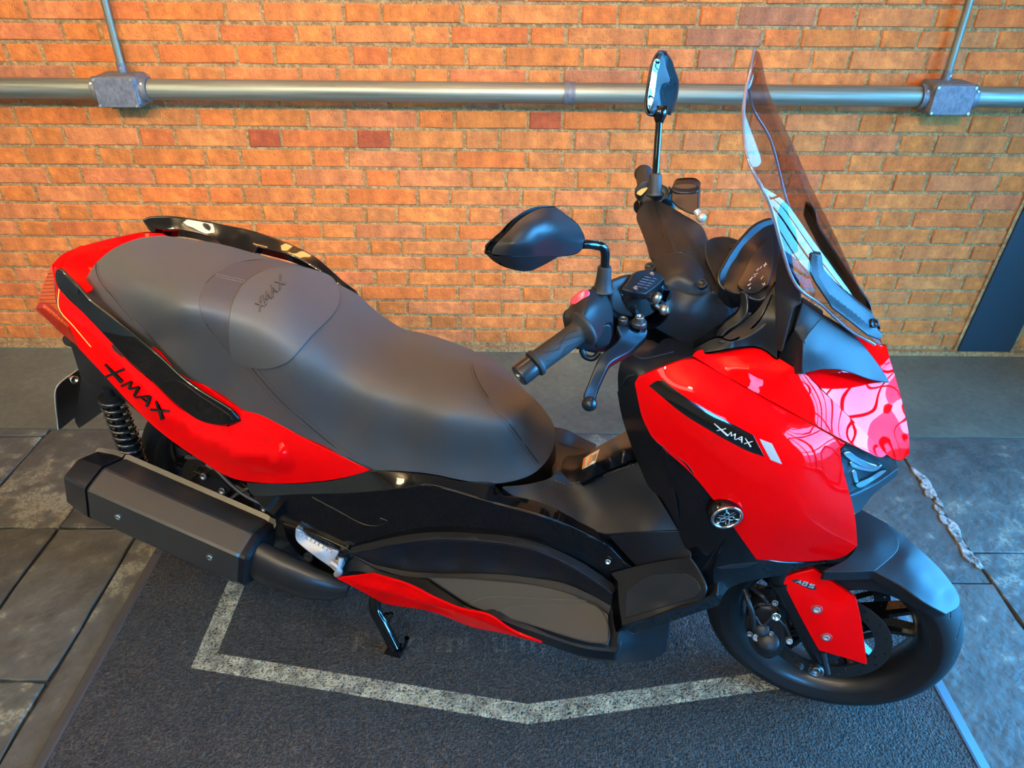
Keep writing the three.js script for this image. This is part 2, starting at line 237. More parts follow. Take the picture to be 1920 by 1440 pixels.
// ---------------------------------------------------------------- galvanised conduit, boxes and drops on the wall
{
  const galvTex = tex(256, (u, v) => { const a = fbm(N1, u * 6, v * 6, 6, 4), b = fbm(N2, u * 40, v * 8, 40, 3); return .62 + .3 * a + .25 * (b - .5); }, true);
  const galv = new THREE.MeshStandardMaterial({ color: new THREE.Color('#a5a792'), metalness: .7, roughness: .48, map: galvTex }), grey = new THREE.MeshStandardMaterial({ color: new THREE.Color('#7f8082'), metalness: .3, roughness: .5, map: galvTex }), screw = mPlain([.6, .6, .58], .35, { metalness: .9 });
  const PY = 1.082, PZ = .068, PR = .035, tube = (r, l) => { const g = new THREE.CylinderGeometry(r, r, l, 40, 1, false); g.rotateZ(Math.PI / 2); return g; };
  const run = (x0, x1, label) => { const t = group('conduit_pipe'); tag(t, label, 'pipe', 'runs of the horizontal conduit'); t.position.set((x0 + x1) / 2, PY, PZ); mesh('pipe', tube(PR, x1 - x0), galv, t); return t; };
  run(-3.4, -1.479, 'galvanised pipe run left of the left junction box');
  const mid = run(-1.281, 1.418, 'long galvanised pipe between the two junction boxes, with a coupling band');
  const band = mesh('coupling', merge([tube(.0375, .032), (() => { const g = tube(.0385, .006); g.translate(-.016, 0, 0); return g; })(), (() => { const g = tube(.0385, .006); g.translate(.016, 0, 0); return g; })()]), grey, mid); band.position.x = .192 - .0685;
  run(1.616, 2.68, 'galvanised pipe run right of the right junction box');
  const box = (x, label) => {
    const t = group('junction_box'); tag(t, label, 'junction box'); t.position.set(x, PY - .002, .004);
    const b = mesh('body', new RoundedBoxGeometry(.15, .105, .112, 4, .016), grey, t); b.position.set(0, 0, .056);
    const l = mesh('lid', new RoundedBoxGeometry(.142, .097, .008, 3, .0035), new THREE.MeshStandardMaterial({ color: new THREE.Color('#78797d'), metalness: .15, roughness: .55, map: galvTex }), t); l.position.set(0, 0, .115);
    for (const [a, c] of [[-1, -1], [1, -1], [-1, 1], [1, 1]]) { const s = new THREE.CylinderGeometry(.0045, .0045, .004, 14); s.rotateX(Math.PI / 2); const m = mesh('screw', s, screw, t); m.position.set(a * .064, c * .042, .1205); }
    for (const a of [-1, 1]) { const h = tube(.042, .026); const m = mesh('hub', h, grey, t); m.position.set(a * .084, .002, PZ - .004); const k = mesh('set_screw', new THREE.CylinderGeometry(.004, .004, .006, 12), screw, t); k.rotation.x = Math.PI / 3; k.position.set(a * .087, .026, PZ + .032); }
  };
  box(-1.38, 'grey cast junction box with a screwed lid, the left one on the pipe'); box(1.517, 'grey cast junction box with a screwed lid, the right one near the windscreen');
  const drop = (x, label) => { const t = group('conduit_drop'); tag(t, label, 'pipe', 'thin conduits down to the boxes'); t.position.set(x, PY + .05, .034); const p = mesh('pipe', new THREE.CylinderGeometry(.0125, .0125, 2.2, 24), galv, t); p.position.y = 1.1; const s = mesh('socket', new THREE.CylinderGeometry(.0155, .0155, .035, 24), grey, t); s.position.y = .014; const k = mesh('set_screw', new THREE.CylinderGeometry(.003, .003, .006, 10), screw, t); k.rotation.x = Math.PI / 2; k.position.set(.004, .016, .016); };
  drop(-1.38, 'thin vertical conduit running up from the left junction box'); drop(1.517, 'thin vertical conduit running up from the right junction box');
}
// ---------------------------------------------------------------- scooter: frame of reference and surface tools
// Scooter axes: x forward from the front axle, y up from the ground, z to the scooter's right. Points were surveyed on the photograph:
// at(px, py, w) is the point on that sight line in the lengthwise plane w metres to the right of the scooter's middle.
const scooter = group('motor_scooter'); scooter.position.set(.727, .0115, 1.675); scooter.rotation.y = R(-16.5); scooter.updateMatrixWorld(true);
tag(scooter, 'red and black maxi scooter with a tall smoked windscreen standing on the dark mat', 'scooter');
const toScooter = scooter.matrixWorld.clone().invert(), eye = EYE.clone().applyMatrix4(toScooter);
const V = (x, y, z) => new THREE.Vector3(x, y, z);
function sight(px, py) { return V((px - 960) / FOCAL, (720 - py) / FOCAL, -1).transformDirection(camera.matrixWorld).transformDirection(toScooter); }
function at(px, py, w) { const d = sight(px, py); return eye.clone().addScaledVector(d, (w - eye.z) / d.z); }
function hi(px, py, h) { const d = sight(px, py), t = (h - eye.y) / d.y; return [px, py, eye.z + d.z * t]; }   // the same point given by its height
function rbf(ctrl, soft = .002) {                                     // thin-plate spline through [px, py, w]
  const n = ctrl.length, m = n + 3, A = [], K = (r2) => r2 < 1e-12 ? 0 : .5 * r2 * Math.log(r2), S = 200;
  for (let i = 0; i < m; i++) A.push(new Float64Array(m + 1));
  for (let i = 0; i < n; i++) { for (let j = 0; j < n; j++) A[i][j] = K(((ctrl[i][0] - ctrl[j][0]) / S) ** 2 + ((ctrl[i][1] - ctrl[j][1]) / S) ** 2); A[i][i] += soft;
    [1, ctrl[i][0] / S, ctrl[i][1] / S].forEach((v, k) => { A[i][n + k] = v; A[n + k][i] = v; }); A[i][m] = ctrl[i][2]; }
  for (let c = 0; c < m; c++) { let p = c; for (let i = c + 1; i < m; i++) if (Math.abs(A[i][c]) > Math.abs(A[p][c])) p = i; [A[c], A[p]] = [A[p], A[c]]; if (Math.abs(A[c][c]) < 1e-14) A[c][c] = 1e-14;
    for (let i = c + 1; i < m; i++) { const f = A[i][c] / A[c][c]; if (f) for (let j = c; j <= m; j++) A[i][j] -= f * A[c][j]; } }
  const x = new Float64Array(m); for (let i = m - 1; i >= 0; i--) { let s = A[i][m]; for (let j = i + 1; j < m; j++) s -= A[i][j] * x[j]; x[i] = s / A[i][i]; }
  return (px, py) => { let s = x[n] + x[n + 1] * px / S + x[n + 2] * py / S; for (let i = 0; i < n; i++) s += x[i] * K(((px - ctrl[i][0]) / S) ** 2 + ((py - ctrl[i][1]) / S) ** 2); return s; };
}
function flat(c) { const n = c.length, mx = c.reduce((s, p) => s + p[0], 0) / n, my = c.reduce((s, p) => s + p[1], 0) / n, mw = c.reduce((s, p) => s + p[2], 0) / n; let a = 0, b = 0, d = 0, e = 0, f = 0; for (const p of c) { const x = p[0] - mx, y = p[1] - my, w = p[2] - mw; a += x * x; b += x * y; d += y * y; e += x * w; f += y * w; } const D = a * d - b * b, u = (e * d - f * b) / D, v = (f * a - e * b) / D; return (x, y) => mw + u * (x - mx) + v * (y - my); }
function inside(p, x, y) { let c = false; for (let i = 0, j = p.length - 1; i < p.length; j = i++) if ((p[i][1] > y) !== (p[j][1] > y) && x < (p[j][0] - p[i][0]) * (y - p[i][1]) / (p[j][1] - p[i][1]) + p[i][0]) c = !c; return c; }
function segDist(p, x, y, closed = true) { let b = 1e18; for (let i = closed ? 0 : 1, j = closed ? p.length - 1 : 0; i < p.length; j = i++) { const ax = p[j][0], ay = p[j][1], dx = p[i][0] - ax, dy = p[i][1] - ay, l = dx * dx + dy * dy, t = l ? Math.max(0, Math.min(1, ((x - ax) * dx + (y - ay) * dy) / l)) : 0, q = (x - ax - t * dx) ** 2 + (y - ay - t * dy) ** 2; if (q < b) b = q; } return Math.sqrt(b); }
function outline(pts, smooth, step) {                    // dense closed outline; a 4th entry 1 marks a corner
  const n = pts.length, o = [];
  for (let i = 0; i < n; i++) {
    const p1 = pts[i], p2 = pts[(i + 1) % n], L = Math.hypot(p2[0] - p1[0], p2[1] - p1[1]), k = Math.max(1, Math.round(L / step));
    if (!smooth || (p1[3] && p2[3])) { for (let s = 0; s < k; s++) o.push([p1[0] + (p2[0] - p1[0]) * s / k, p1[1] + (p2[1] - p1[1]) * s / k, p1[2] + (p2[2] - p1[2]) * s / k]); continue; }
    const p0 = p1[3] ? [2 * p1[0] - p2[0], 2 * p1[1] - p2[1]] : pts[(i + n - 1) % n], p3 = p2[3] ? [2 * p2[0] - p1[0], 2 * p2[1] - p1[1]] : pts[(i + 2) % n];
    const c = new THREE.CatmullRomCurve3([p0, p1, p2, p3].map((p) => V(p[0], p[1], 0)), false, 'centripetal');
    for (let s = 0; s < k; s++) { const q = c.getPoint((1 + s / k) / 3); o.push([q.x, q.y, p1[2] + (p2[2] - p1[2]) * s / k]); }
  }
  return o;
}
function delaunay(P) {
  const n = P.length, x0 = 1e5, pts = P.concat([[-x0, -x0], [x0, -x0], [0, x0]]); let T = [];
  const circ = (a, b, c) => { const [ax, ay] = pts[a], bx = pts[b][0] - ax, by = pts[b][1] - ay, cx = pts[c][0] - ax, cy = pts[c][1] - ay, D = 2 * (bx * cy - by * cx), b2 = bx * bx + by * by, c2 = cx * cx + cy * cy, ux = (cy * b2 - by * c2) / D, uy = (bx * c2 - cx * b2) / D; return { a, b, c, x: ax + ux, y: ay + uy, r: ux * ux + uy * uy }; };
  T.push(circ(n, n + 1, n + 2));
  const order = [...P.keys()].sort((i, j) => P[i][0] - P[j][0]); const done = [];
  for (const i of order) {
    const [x, y] = pts[i], E = new Map(), keep = [];
    for (const t of T) { const dx = x - t.x; if (dx > 0 && dx * dx > t.r) { done.push(t); continue; }
      if (dx * dx + (y - t.y) ** 2 < t.r - 1e-9) for (const [p, q] of [[t.a, t.b], [t.b, t.c], [t.c, t.a]]) { const k = p < q ? p * 65536 + q : q * 65536 + p; E.has(k) ? E.set(k, null) : E.set(k, [p, q]); } else keep.push(t); }
    T = keep; for (const e of E.values()) if (e) { const c = circ(e[0], e[1], i); if (isFinite(c.r)) T.push(c); }
  }
  return done.concat(T).filter((t) => t.a < n && t.b < n && t.c < n).map((t) => [t.a, t.b, t.c]);
}
// A moulded panel: its outline and inner control points give the outer skin; it has a rounded rim and real thickness.
// o: smooth, step, t thickness, r rim radius, dome [height, px], ridge [{ line, h, px }], on (a panel it lies on) + lift, dir (way the thickness goes), back (closed behind)
function panel(out, inn = [], o = {}) {
  const smooth = o.smooth ?? true; let area = 0; for (let i = 0, j = out.length - 1; i < out.length; j = i++) area += out[j][0] * out[i][1] - out[i][0] * out[j][1]; area = Math.abs(area) / 2;
  const step = o.step ?? Math.max(2, Math.min(14, Math.sqrt(area / 420))), B = outline(out, smooth, step * .8), W0 = o.on ? null : o.flat ? flat(out) : rbf(out.concat(inn), o.soft);
  const W = (x, y) => { let w = W0(x, y); if (o.dome) { const d = Math.min(1, segDist(B, x, y) / o.dome[1]); w += o.dome[0] * Math.sqrt(Math.max(0, d * (2 - d))); } for (const q of o.ridge ?? []) w += q.h * Math.max(0, 1 - segDist(q.line, x, y, false) / q.px); return w; };
  const skin = o.on ? (x, y) => o.on.F(x, y).addScaledVector(o.on.N(x, y), o.lift ?? .001) : (x, y) => at(x, y, W(x, y));
  const base = o.on ? o.on.F : skin;
  const N = (x, y) => { const e = .6, n = base(x + e, y).sub(base(x - e, y)).cross(base(x, y + e).sub(base(x, y - e))).normalize(), v = eye.clone().sub(base(x, y)); return n.dot(v) < 0 ? n.negate() : n; };
  const pts = B.map((p) => [p[0], p[1]]), nb = pts.length; let x0 = 1e9, x1 = -1e9, y0 = 1e9, y1 = -1e9; for (const p of pts) { x0 = Math.min(x0, p[0]); x1 = Math.max(x1, p[0]); y0 = Math.min(y0, p[1]); y1 = Math.max(y1, p[1]); }
  let row = 0; for (let y = y0 + step * .5; y < y1; y += step * .87, row++) for (let x = x0 + (row & 1 ? step * .5 : 0) + .013; x < x1; x += step) if (inside(pts, x, y) && segDist(B, x, y) > step * .5) pts.push([x, y]);
  const tri = delaunay(pts).filter(([a, b, c]) => inside(B, (pts[a][0] + pts[b][0] + pts[c][0]) / 3, (pts[a][1] + pts[b][1] + pts[c][1]) / 3));
  const pos = [], nor = [], idx = [], put = (p, n) => { pos.push(p.x, p.y, p.z); nor.push(n.x, n.y, n.z); return pos.length / 3 - 1; };
  const PP = [], NN = []; for (const p of pts) { const q = skin(p[0], p[1]), n = N(p[0], p[1]); PP.push(q); NN.push(n); put(q, n); }
  for (const [a, b, c] of tri) { const f = PP[b].clone().sub(PP[a]).cross(PP[c].clone().sub(PP[a])); f.dot(NN[a]) > 0 ? idx.push(a, b, c) : idx.push(a, c, b); }
  const r = o.r ?? .0012, t = o.t ?? .005, dir = o.dir ? V(...o.dir) : null;
  let sg = 0; for (let i = 0, j = nb - 1; i < nb; j = i++) sg += pts[j][0] * pts[i][1] - pts[i][0] * pts[j][1];
  const rings = [[], [], [], []];
  for (let i = 0; i < nb; i++) {
    const a = (i + nb - 1) % nb, b = (i + 1) % nb, tx = pts[b][0] - pts[a][0], ty = pts[b][1] - pts[a][1], ox = sg > 0 ? ty : -ty, oy = sg > 0 ? -tx : tx;
    const tg = PP[b].clone().sub(PP[a]); let out3 = tg.clone().cross(NN[i]).normalize(); const probe = skin(pts[i][0] + ox * .02, pts[i][1] + oy * .02).sub(PP[i]); if (out3.dot(probe) < 0) out3.negate();
    const n = NN[i], d = dir ?? (o.on ? n.clone().negate() : V(0, 0, -1)), p2 = PP[i].clone().addScaledVector(out3, r).addScaledVector(n, -r);
    rings[0].push(i); rings[1].push(put(PP[i].clone().addScaledVector(out3, r * .7).addScaledVector(n, -r * .3), n.clone().add(out3).normalize())); rings[2].push(put(p2, out3)); rings[3].push(put(p2.clone().addScaledVector(d, t), out3));
  }
  for (let k = 0; k < 3; k++) for (let i = 0; i < nb; i++) { const j = (i + 1) % nb; idx.push(rings[k][i], rings[k][j], rings[k + 1][j], rings[k][i], rings[k + 1][j], rings[k + 1][i]); }
  if (o.back) { const s = pos.length / 3, d = dir ?? V(0, 0, -1), bn = d.clone(); pts.forEach((p, i) => { const q = PP[i].clone().addScaledVector(d, t + (typeof o.back === 'number' ? o.back * Math.min(1, segDist(B, p[0], p[1]) / 12) : 0)); put(q, bn); }); for (const [a, b, c] of tri) idx.push(s + a, s + c, s + b); }
  const g = new THREE.BufferGeometry(), u = []; for (let i = 0; i < pos.length; i += 3) u.push(pos[i] * 1.0 + pos[i + 2] * .3, pos[i + 1] - pos[i + 2] * .8);
  g.setAttribute('position', new THREE.Float32BufferAttribute(pos, 3)); g.setAttribute('normal', new THREE.Float32BufferAttribute(nor, 3)); g.setAttribute('uv', new THREE.Float32BufferAttribute(u, 2)); g.setIndex(idx);
  return { geo: g, F: skin, N, W, B };
}
function mirrored(g) { const m = g.clone(), p = m.attributes.position, n = m.attributes.normal; for (let i = 0; i < p.count; i++) { p.setZ(i, -p.getZ(i)); n.setZ(i, -n.getZ(i)); } const x = m.index; if (x) for (let i = 0; i < x.count; i += 3) { const a = x.getX(i + 1); x.setX(i + 1, x.getX(i + 2)); x.setX(i + 2, a); } return m; }
const patch = (on, poly, lift = .001, o = {}) => panel(poly.map((p) => [p[0], p[1], 0, p[2]]), [], { on, lift, t: lift + .0015, r: .0004, smooth: false, ...o }).geo;
function strokes(on, list, lift = .0012, step) {          // lettering: tapered strokes [x0, y0, x1, y1, width0, width1] in photograph pixels
  return merge(list.map(([x0, y0, x1, y1, a, b]) => { const l = Math.hypot(x1 - x0, y1 - y0), nx = -(y1 - y0) / l, ny = (x1 - x0) / l; return patch(on, [[x0 + nx * a / 2, y0 + ny * a / 2], [x1 + nx * b / 2, y1 + ny * b / 2], [x1 - nx * b / 2, y1 - ny * b / 2], [x0 - nx * a / 2, y0 - ny * a / 2]], lift, { step: step ?? Math.max(2, l / 4) }); }));
}
const GLYPH = { X: [[0, .95, 1, .0, .10, .26], [.1, 0, 1, 1, .12, .12]], M: [[0, 0, .25, .9, .13, .1], [.25, .9, .45, .25, .2, .14], [.45, .25, .8, .95, .1, .1], [.8, .95, .95, 0, .22, .14]], A: [[0, 0, .6, .95, .1, .12], [.6, .95, .85, 0, .24, .16], [.3, .35, .75, .35, .1, .1]],
  B: [[0, 0, 0, 1, .16, .16], [0, 1, .8, .95, .14, .14], [.8, .95, .7, .52, .16, .16], [0, .5, .75, .5, .14, .14], [.75, .5, .85, .05, .16, .16], [0, 0, .85, .02, .14, .14]], S: [[.9, .95, .1, .95, .15, .15], [.1, .95, .05, .55, .16, .16], [.05, .52, .9, .48, .15, .15], [.9, .48, .88, .04, .16, .16], [.88, .04, 0, .04, .15, .15]] };
function word(text, ox, oy, ux, uy, vx, vy, gap = 1.12, weight = 1) { const l = Math.hypot(vx, vy), o = []; [...text].forEach((c, i) => { for (const [a, b, e, f, p, q] of GLYPH[c]) { const X = (s, t) => [ox + ux * (i * gap + s) + vx * t, oy + uy * (i * gap + s) + vy * t]; o.push([...X(a, b), ...X(e, f), p * l * weight, q * l * weight]); } }); return o; }
function pipe(pts, r, seg = 24, rad = 10, closed = false) { return new THREE.TubeGeometry(new THREE.CatmullRomCurve3(pts, closed, 'centripetal'), seg, r, rad, closed); }
function rod(a, b, r0, r1 = r0, n = 24, caps = true) { const d = b.clone().sub(a), g = new THREE.CylinderGeometry(r1, r0, d.length(), n, 1, !caps); g.applyQuaternion(new THREE.Quaternion().setFromUnitVectors(V(0, 1, 0), d.normalize())); const m = a.clone().add(b).multiplyScalar(.5); g.translate(m.x, m.y, m.z); return g; }
function turned(a, b, prof, n = 28) { const d = b.clone().sub(a), L = d.length(), g = new THREE.LatheGeometry(prof.map(([r, s]) => new THREE.Vector2(r, s * L)), n); g.applyQuaternion(new THREE.Quaternion().setFromUnitVectors(V(0, 1, 0), d.normalize())); g.translate(a.x, a.y, a.z); return g; }
function seam(on, pts, r = .0007, lift = .0004) { return pipe(pts.map(([x, y]) => on.F(x, y).addScaledVector(on.N(x, y), lift)), r, pts.length * 8, 6); }
function stitches(on, pts, gap = 5, w = .0009, lift = .0008) { const c = new THREE.CatmullRomCurve3(pts.map(([x, y]) => V(x, y, 0)), false, 'centripetal'), L = c.getLength(), n = Math.floor(L / gap), o = []; for (let i = 0; i < n; i++) { const a = c.getPointAt((i + .15) / n), b = c.getPointAt((i + .8) / n); const F = (p) => on.F(p.x, p.y).addScaledVector(on.N(p.x, p.y), lift); o.push(rod(F(a), F(b), w, w, 5, false)); } return merge(o); }
function loft(secs, caps = true, crease = .6) { const n = secs[0].length, P = [], I = []; secs.forEach((s) => s.forEach((p) => P.push(p.x, p.y, p.z))); for (let k = 0; k + 1 < secs.length; k++) for (let i = 0; i < n; i++) { const j = (i + 1) % n, a = k * n; I.push(a + i, a + n + j, a + j, a + i, a + n + i, a + n + j); }
  if (caps) for (const [k, f] of [[0, 0], [secs.length - 1, 1]]) { const c = secs[k].reduce((s, p) => s.add(p), V(0, 0, 0)).divideScalar(n), q = P.length / 3; P.push(c.x, c.y, c.z); for (let i = 0; i < n; i++) { const j = (i + 1) % n, a = k * n; f ? I.push(q, a + j, a + i) : I.push(q, a + i, a + j); } }
  const g = new THREE.BufferGeometry(); g.setAttribute('position', new THREE.Float32BufferAttribute(P, 3)); g.setIndex(I); const h = toCreasedNormals(g, crease); h.setAttribute('uv', new THREE.BufferAttribute(new Float32Array(h.attributes.position.count * 2), 2)); const p = h.attributes.position; for (let i = 0; i < p.count; i++) h.attributes.uv.setXY(i, p.getX(i), p.getY(i)); return h; }
function bolt(p, n, r, len = .006) { const d = n.clone().normalize(), q = p.clone().addScaledVector(d, len); return merge([turned(p.clone().addScaledVector(d, -.004), q, [[0, 0], [r, 0], [r, .9], [r * .85, 1], [r * .55, 1], [r * .5, .72], [0, .72]], 18)]); }
// ---------------------------------------------------------------- scooter materials
const grainBump = tex(256, (u, v) => fbm(N1, u * 64, v * 64, 64, 2) * .6 + N2(u * 128, v * 128, 128) * .4); grainBump.repeat.set(16, 16);
const leatherBump = tex(256, (u, v) => { const a = N1(u * 64, v * 64, 64), b = N2(u * 128, v * 128, 128); return a * .5 + b * .5; }); leatherBump.repeat.set(13, 13);
const red = mPhys([.84, .001, .002], .4, { specularIntensity: 0, clearcoat: .3, clearcoatRoughness: .03 });
const black = mPhys([.003, .003, .0035], .15, { specularIntensity: .2, clearcoat: 1, clearcoatRoughness: .02 });
const matte = mPhys([.012, .0125, .0145], .42, { specularIntensity: .55, bumpMap: grainBump, bumpScale: .00012 });
const grainy = mPhys([.012, .0125, .0145], .48, { specularIntensity: .55, bumpMap: grainBump, bumpScale: .0004 });
const satin = mPhys([.008, .009, .011], .3, { specularIntensity: .55 });
const dark = mPlain([.006, .006, .007], .55);
const vinyl = mPhys([.062, .065, .065], .52, { bumpMap: leatherBump, bumpScale: .00018 });
const padVinyl = mPhys([.070, .071, .071], .55, { bumpMap: leatherBump, bumpScale: .00015 });
const rubber = mPlain([.014, .015, .017], .6);
const thread = mPlain([.10, .035, .025], .8), seamMat = mPlain([.012, .010, .011], .8);
const alloy = mPlain([.42, .42, .42], .5, { metalness: .6 }), chrome = mPlain([.75, .75, .75], .15, { metalness: 1 }), steel = mPlain([.20, .20, .21], .35, { metalness: .9 });
const white = mPlain([.75, .75, .74], .5), greyInk = mPlain([.36, .35, .33], .5);

// ---------------------------------------------------------------- inner body and running gear that shows through the gaps
{
  const s = new THREE.Shape(); [[-1.72, .80], [-1.3, .74], [-1.0, .63], [-.72, .57], [-.62, .50], [-.50, .47], [-.42, .72], [-.36, .93], [-.2, .9], [-.13, .75], [-.17, .62], [-.26, .5], [-.34, .3], [-.5, .24], [-1.1, .26], [-1.3, .33], [-1.42, .48], [-1.72, .66]].forEach((p, i) => i ? s.lineTo(...p) : s.moveTo(...p)); s.closePath();
  const g = new THREE.ExtrudeGeometry(s, { depth: .15, bevelEnabled: true, bevelSize: .015, bevelThickness: .015, bevelSegments: 2 }); g.translate(0, 0, -.075);
  const s2 = new THREE.Shape(); [[-.46, .78], [-.44, .93], [-.36, .98], [-.30, .97], [-.28, .90], [-.30, .78]].forEach((p, i) => i ? s2.lineTo(...p) : s2.moveTo(...p)); s2.closePath(); const g2 = new THREE.ExtrudeGeometry(s2, { depth: .18, bevelEnabled: false }); g2.translate(0, 0, -.09);
  mesh('frame', merge([g, g2]), dark, scooter);
  const e = mesh('engine', merge([turned(V(-1.30, .33, -.16), V(-1.30, .33, .13), [[0, 0], [.11, 0], [.12, .1], [.12, .85], [.1, 1], [0, 1]]), turned(V(-1.54, .285, -.14), V(-1.54, .285, .1), [[0, 0], [.085, 0], [.09, .1], [.09, .8], [.06, 1], [0, 1]]),
    loft([[V(-1.62, .24, .06), V(-1.62, .33, .06), V(-1.62, .33, .12), V(-1.62, .24, .12)], [V(-1.25, .30, .06), V(-1.25, .42, .06), V(-1.25, .42, .13), V(-1.25, .30, .13)]]), turned(V(-1.2, .36, .05), V(-1.2, .36, .15), [[0, 0], [.07, 0], [.075, .5], [.06, .9], [0, 1]])]), mPlain([.012, .012, .013], .35), scooter);
  mesh('brake_caliper', merge([loft([[0, 1, 2, 3, 4, 5].map((k) => V(-1.48 + .05 * Math.cos(k * 1.047), .40 + .035 * Math.sin(k * 1.047), .10)), [0, 1, 2, 3, 4, 5].map((k) => V(-1.48 + .044 * Math.cos(k * 1.047), .40 + .03 * Math.sin(k * 1.047), .155))]), rod(V(-1.52, .43, .12), V(-1.40, .37, .13), .012)]), mPlain([.02, .02, .022], .3, { metalness: .5 }), e);
  for (const [x, y, z] of [[-1.50, .43, .16], [-1.455, .395, .16], [-1.40, .43, .13], [-1.33, .40, .14], [-1.36, .345, .14]]) mesh('bolt', bolt(V(x, y, z), V(.1, .3, 1), .009), steel, e);
  mesh('cable', merge([pipe([V(-1.52, .47, .12), V(-1.42, .455, .15), V(-1.33, .47, .14), V(-1.25, .45, .12)], .005), pipe([V(-1.6, .42, .1), V(-1.5, .46, .14), V(-1.4, .40, .16), V(-1.3, .34, .14)], .0045), pipe([V(-1.45, .36, .15), V(-1.38, .42, .16), V(-1.3, .45, .15)], .004)]), mPlain([.05, .05, .055], .3), e);
}
function wheelParts(name, cx, R0, half, place, discZ) {   // tyre, rim with spokes, brake disc
  const tyreProf = [], n = 22; for (let i = 0; i <= n; i++) { const a = -Math.PI * .5 + Math.PI * i / n; tyreProf.push(new THREE.Vector2(R0 - .046 + .046 * Math.cos(a) * (1 - .06 * Math.abs(Math.sin(a))), half * Math.sign(Math.sin(a)) * Math.pow(Math.abs(Math.sin(a)), .85))); }
  tyreProf.unshift(new THREE.Vector2(R0 - .064, -half * .86)); tyreProf.push(new THREE.Vector2(R0 - .064, half * .86));
  const tg = new THREE.LatheGeometry(tyreProf, 128); tg.rotateX(Math.PI / 2);
  const cv = document.createElement('canvas'); cv.width = 2048; cv.height = 256; const c = cv.getContext('2d'); c.fillStyle = '#fff'; c.fillRect(0, 0, 2048, 256); c.strokeStyle = '#000'; c.lineWidth = 7; c.lineCap = 'round';
  for (let k = 0; k < 26; k++) { const x = k * 2048 / 26; for (const sx of [0, 2048, -2048]) { c.beginPath(); c.moveTo(x + sx, 64); c.quadraticCurveTo(x + 36 + sx, 88, x + 40 + sx, 122); c.stroke(); c.beginPath(); c.moveTo(x + 40 + sx, 192); c.quadraticCurveTo(x + 76 + sx, 168, x + 80 + sx, 134); c.stroke(); } }
  const bt = new THREE.CanvasTexture(cv); bt.wrapS = THREE.RepeatWrapping;
  const w = group(name, scooter); const P = (g) => { place(g); return g; };
  mesh('tyre', P(tg), new THREE.MeshPhysicalMaterial({ color: new THREE.Color().setRGB(.009, .0093, .010), roughness: .6, specularIntensity: .6, bumpMap: bt, bumpScale: .006 }), w);
  const rr = R0 - .064, prof = [[rr + .004, -half * .86], [rr - .004, -half * .84], [rr - .022, -half * .6], [rr - .03, -half * .2], [rr - .03, half * .2], [rr - .022, half * .6], [rr - .004, half * .84], [rr + .004, half * .86]].map((p) => new THREE.Vector2(...p));
  const rg = new THREE.LatheGeometry(prof, 96); rg.rotateX(Math.PI / 2); const rim = mesh('rim', P(rg), new THREE.MeshPhysicalMaterial({ color: new THREE.Color().setRGB(.008, .008, .009), roughness: .4, clearcoat: .25, clearcoatRoughness: .15, side: THREE.DoubleSide }), w);
  for (let k = 0; k < 5; k++) for (const d of [-.2, .2]) { const a = k * Math.PI * .4 + .35, b = a + d, p = V(.045 * Math.cos(a + d * .6), .045 * Math.sin(a + d * .6), 0), q = V((rr - .026) * Math.cos(b), (rr - .026) * Math.sin(b), 0), t = V(-Math.sin(b), Math.cos(b), 0);
    const sec = (o, hw, hz) => [[-1, -1], [1, -1], [1, .5], [.5, 1], [-.5, 1], [-1, .5]].map(([i, j]) => o.clone().addScaledVector(t, i * hw).add(V(0, 0, j * hz))); mesh('spoke', P(loft([sec(p, .012, .022), sec(q, .0095, .014)], true, .4)), black, rim); }
  mesh('hub', P(turned(V(0, 0, -.06), V(0, 0, .06), [[0, 0], [.03, 0], [.045, .2], [.045, .8], [.03, 1], [0, 1]])), satin, rim);
  for (const z of discZ) {
    const s = new THREE.Shape(); s.absarc(0, 0, .1325, 0, Math.PI * 2); const h = new THREE.Path(); h.absarc(0, 0, .098, 0, Math.PI * 2, true); s.holes.push(h);
    for (let k = 0; k < 34; k++) { const a = k / 34 * Math.PI * 2, q = new THREE.Path(), ra = k & 1 ? .108 : .122; q.absarc(ra * Math.cos(a), ra * Math.sin(a), .0028, 0, Math.PI * 2, true); s.holes.push(q); }
    const dg = new THREE.ExtrudeGeometry(s, { depth: .004, bevelEnabled: false, curveSegments: 48 }); dg.translate(0, 0, z);
    const disc = mesh('brake_disc', P(dg), mPlain([.06, .058, .055], .38, { metalness: .8 }), w);
    const arms = []; for (let k = 0; k < 6; k++) { const a = k * Math.PI / 3, u = V(Math.cos(a), Math.sin(a), 0), v = V(Math.cos(a + .5), Math.sin(a + .5), 0); arms.push(rod(u.clone().multiplyScalar(.04).add(V(0, 0, z)), v.clone().multiplyScalar(.1).add(V(0, 0, z + .002)), .007, .006, 8)); } mesh('carrier', P(merge(arms)), satin, disc);
  }
  return w;
}
wheelParts('rear_wheel', -1.54, .285, .068, (g) => g.translate(-1.54, .285, 0), [.06]);
const STEER = new THREE.Matrix4().makeTranslation(-.05, .268, 0).multiply(new THREE.Matrix4().makeRotationAxis(V(-Math.sin(R(26.5)), Math.cos(R(26.5)), 0), R(-5))).multiply(new THREE.Matrix4().makeTranslation(.042, 0, 0));
const fw = wheelParts('front_wheel', 0, .268, .058, (g) => g.applyMatrix4(STEER), [.058, -.062]);

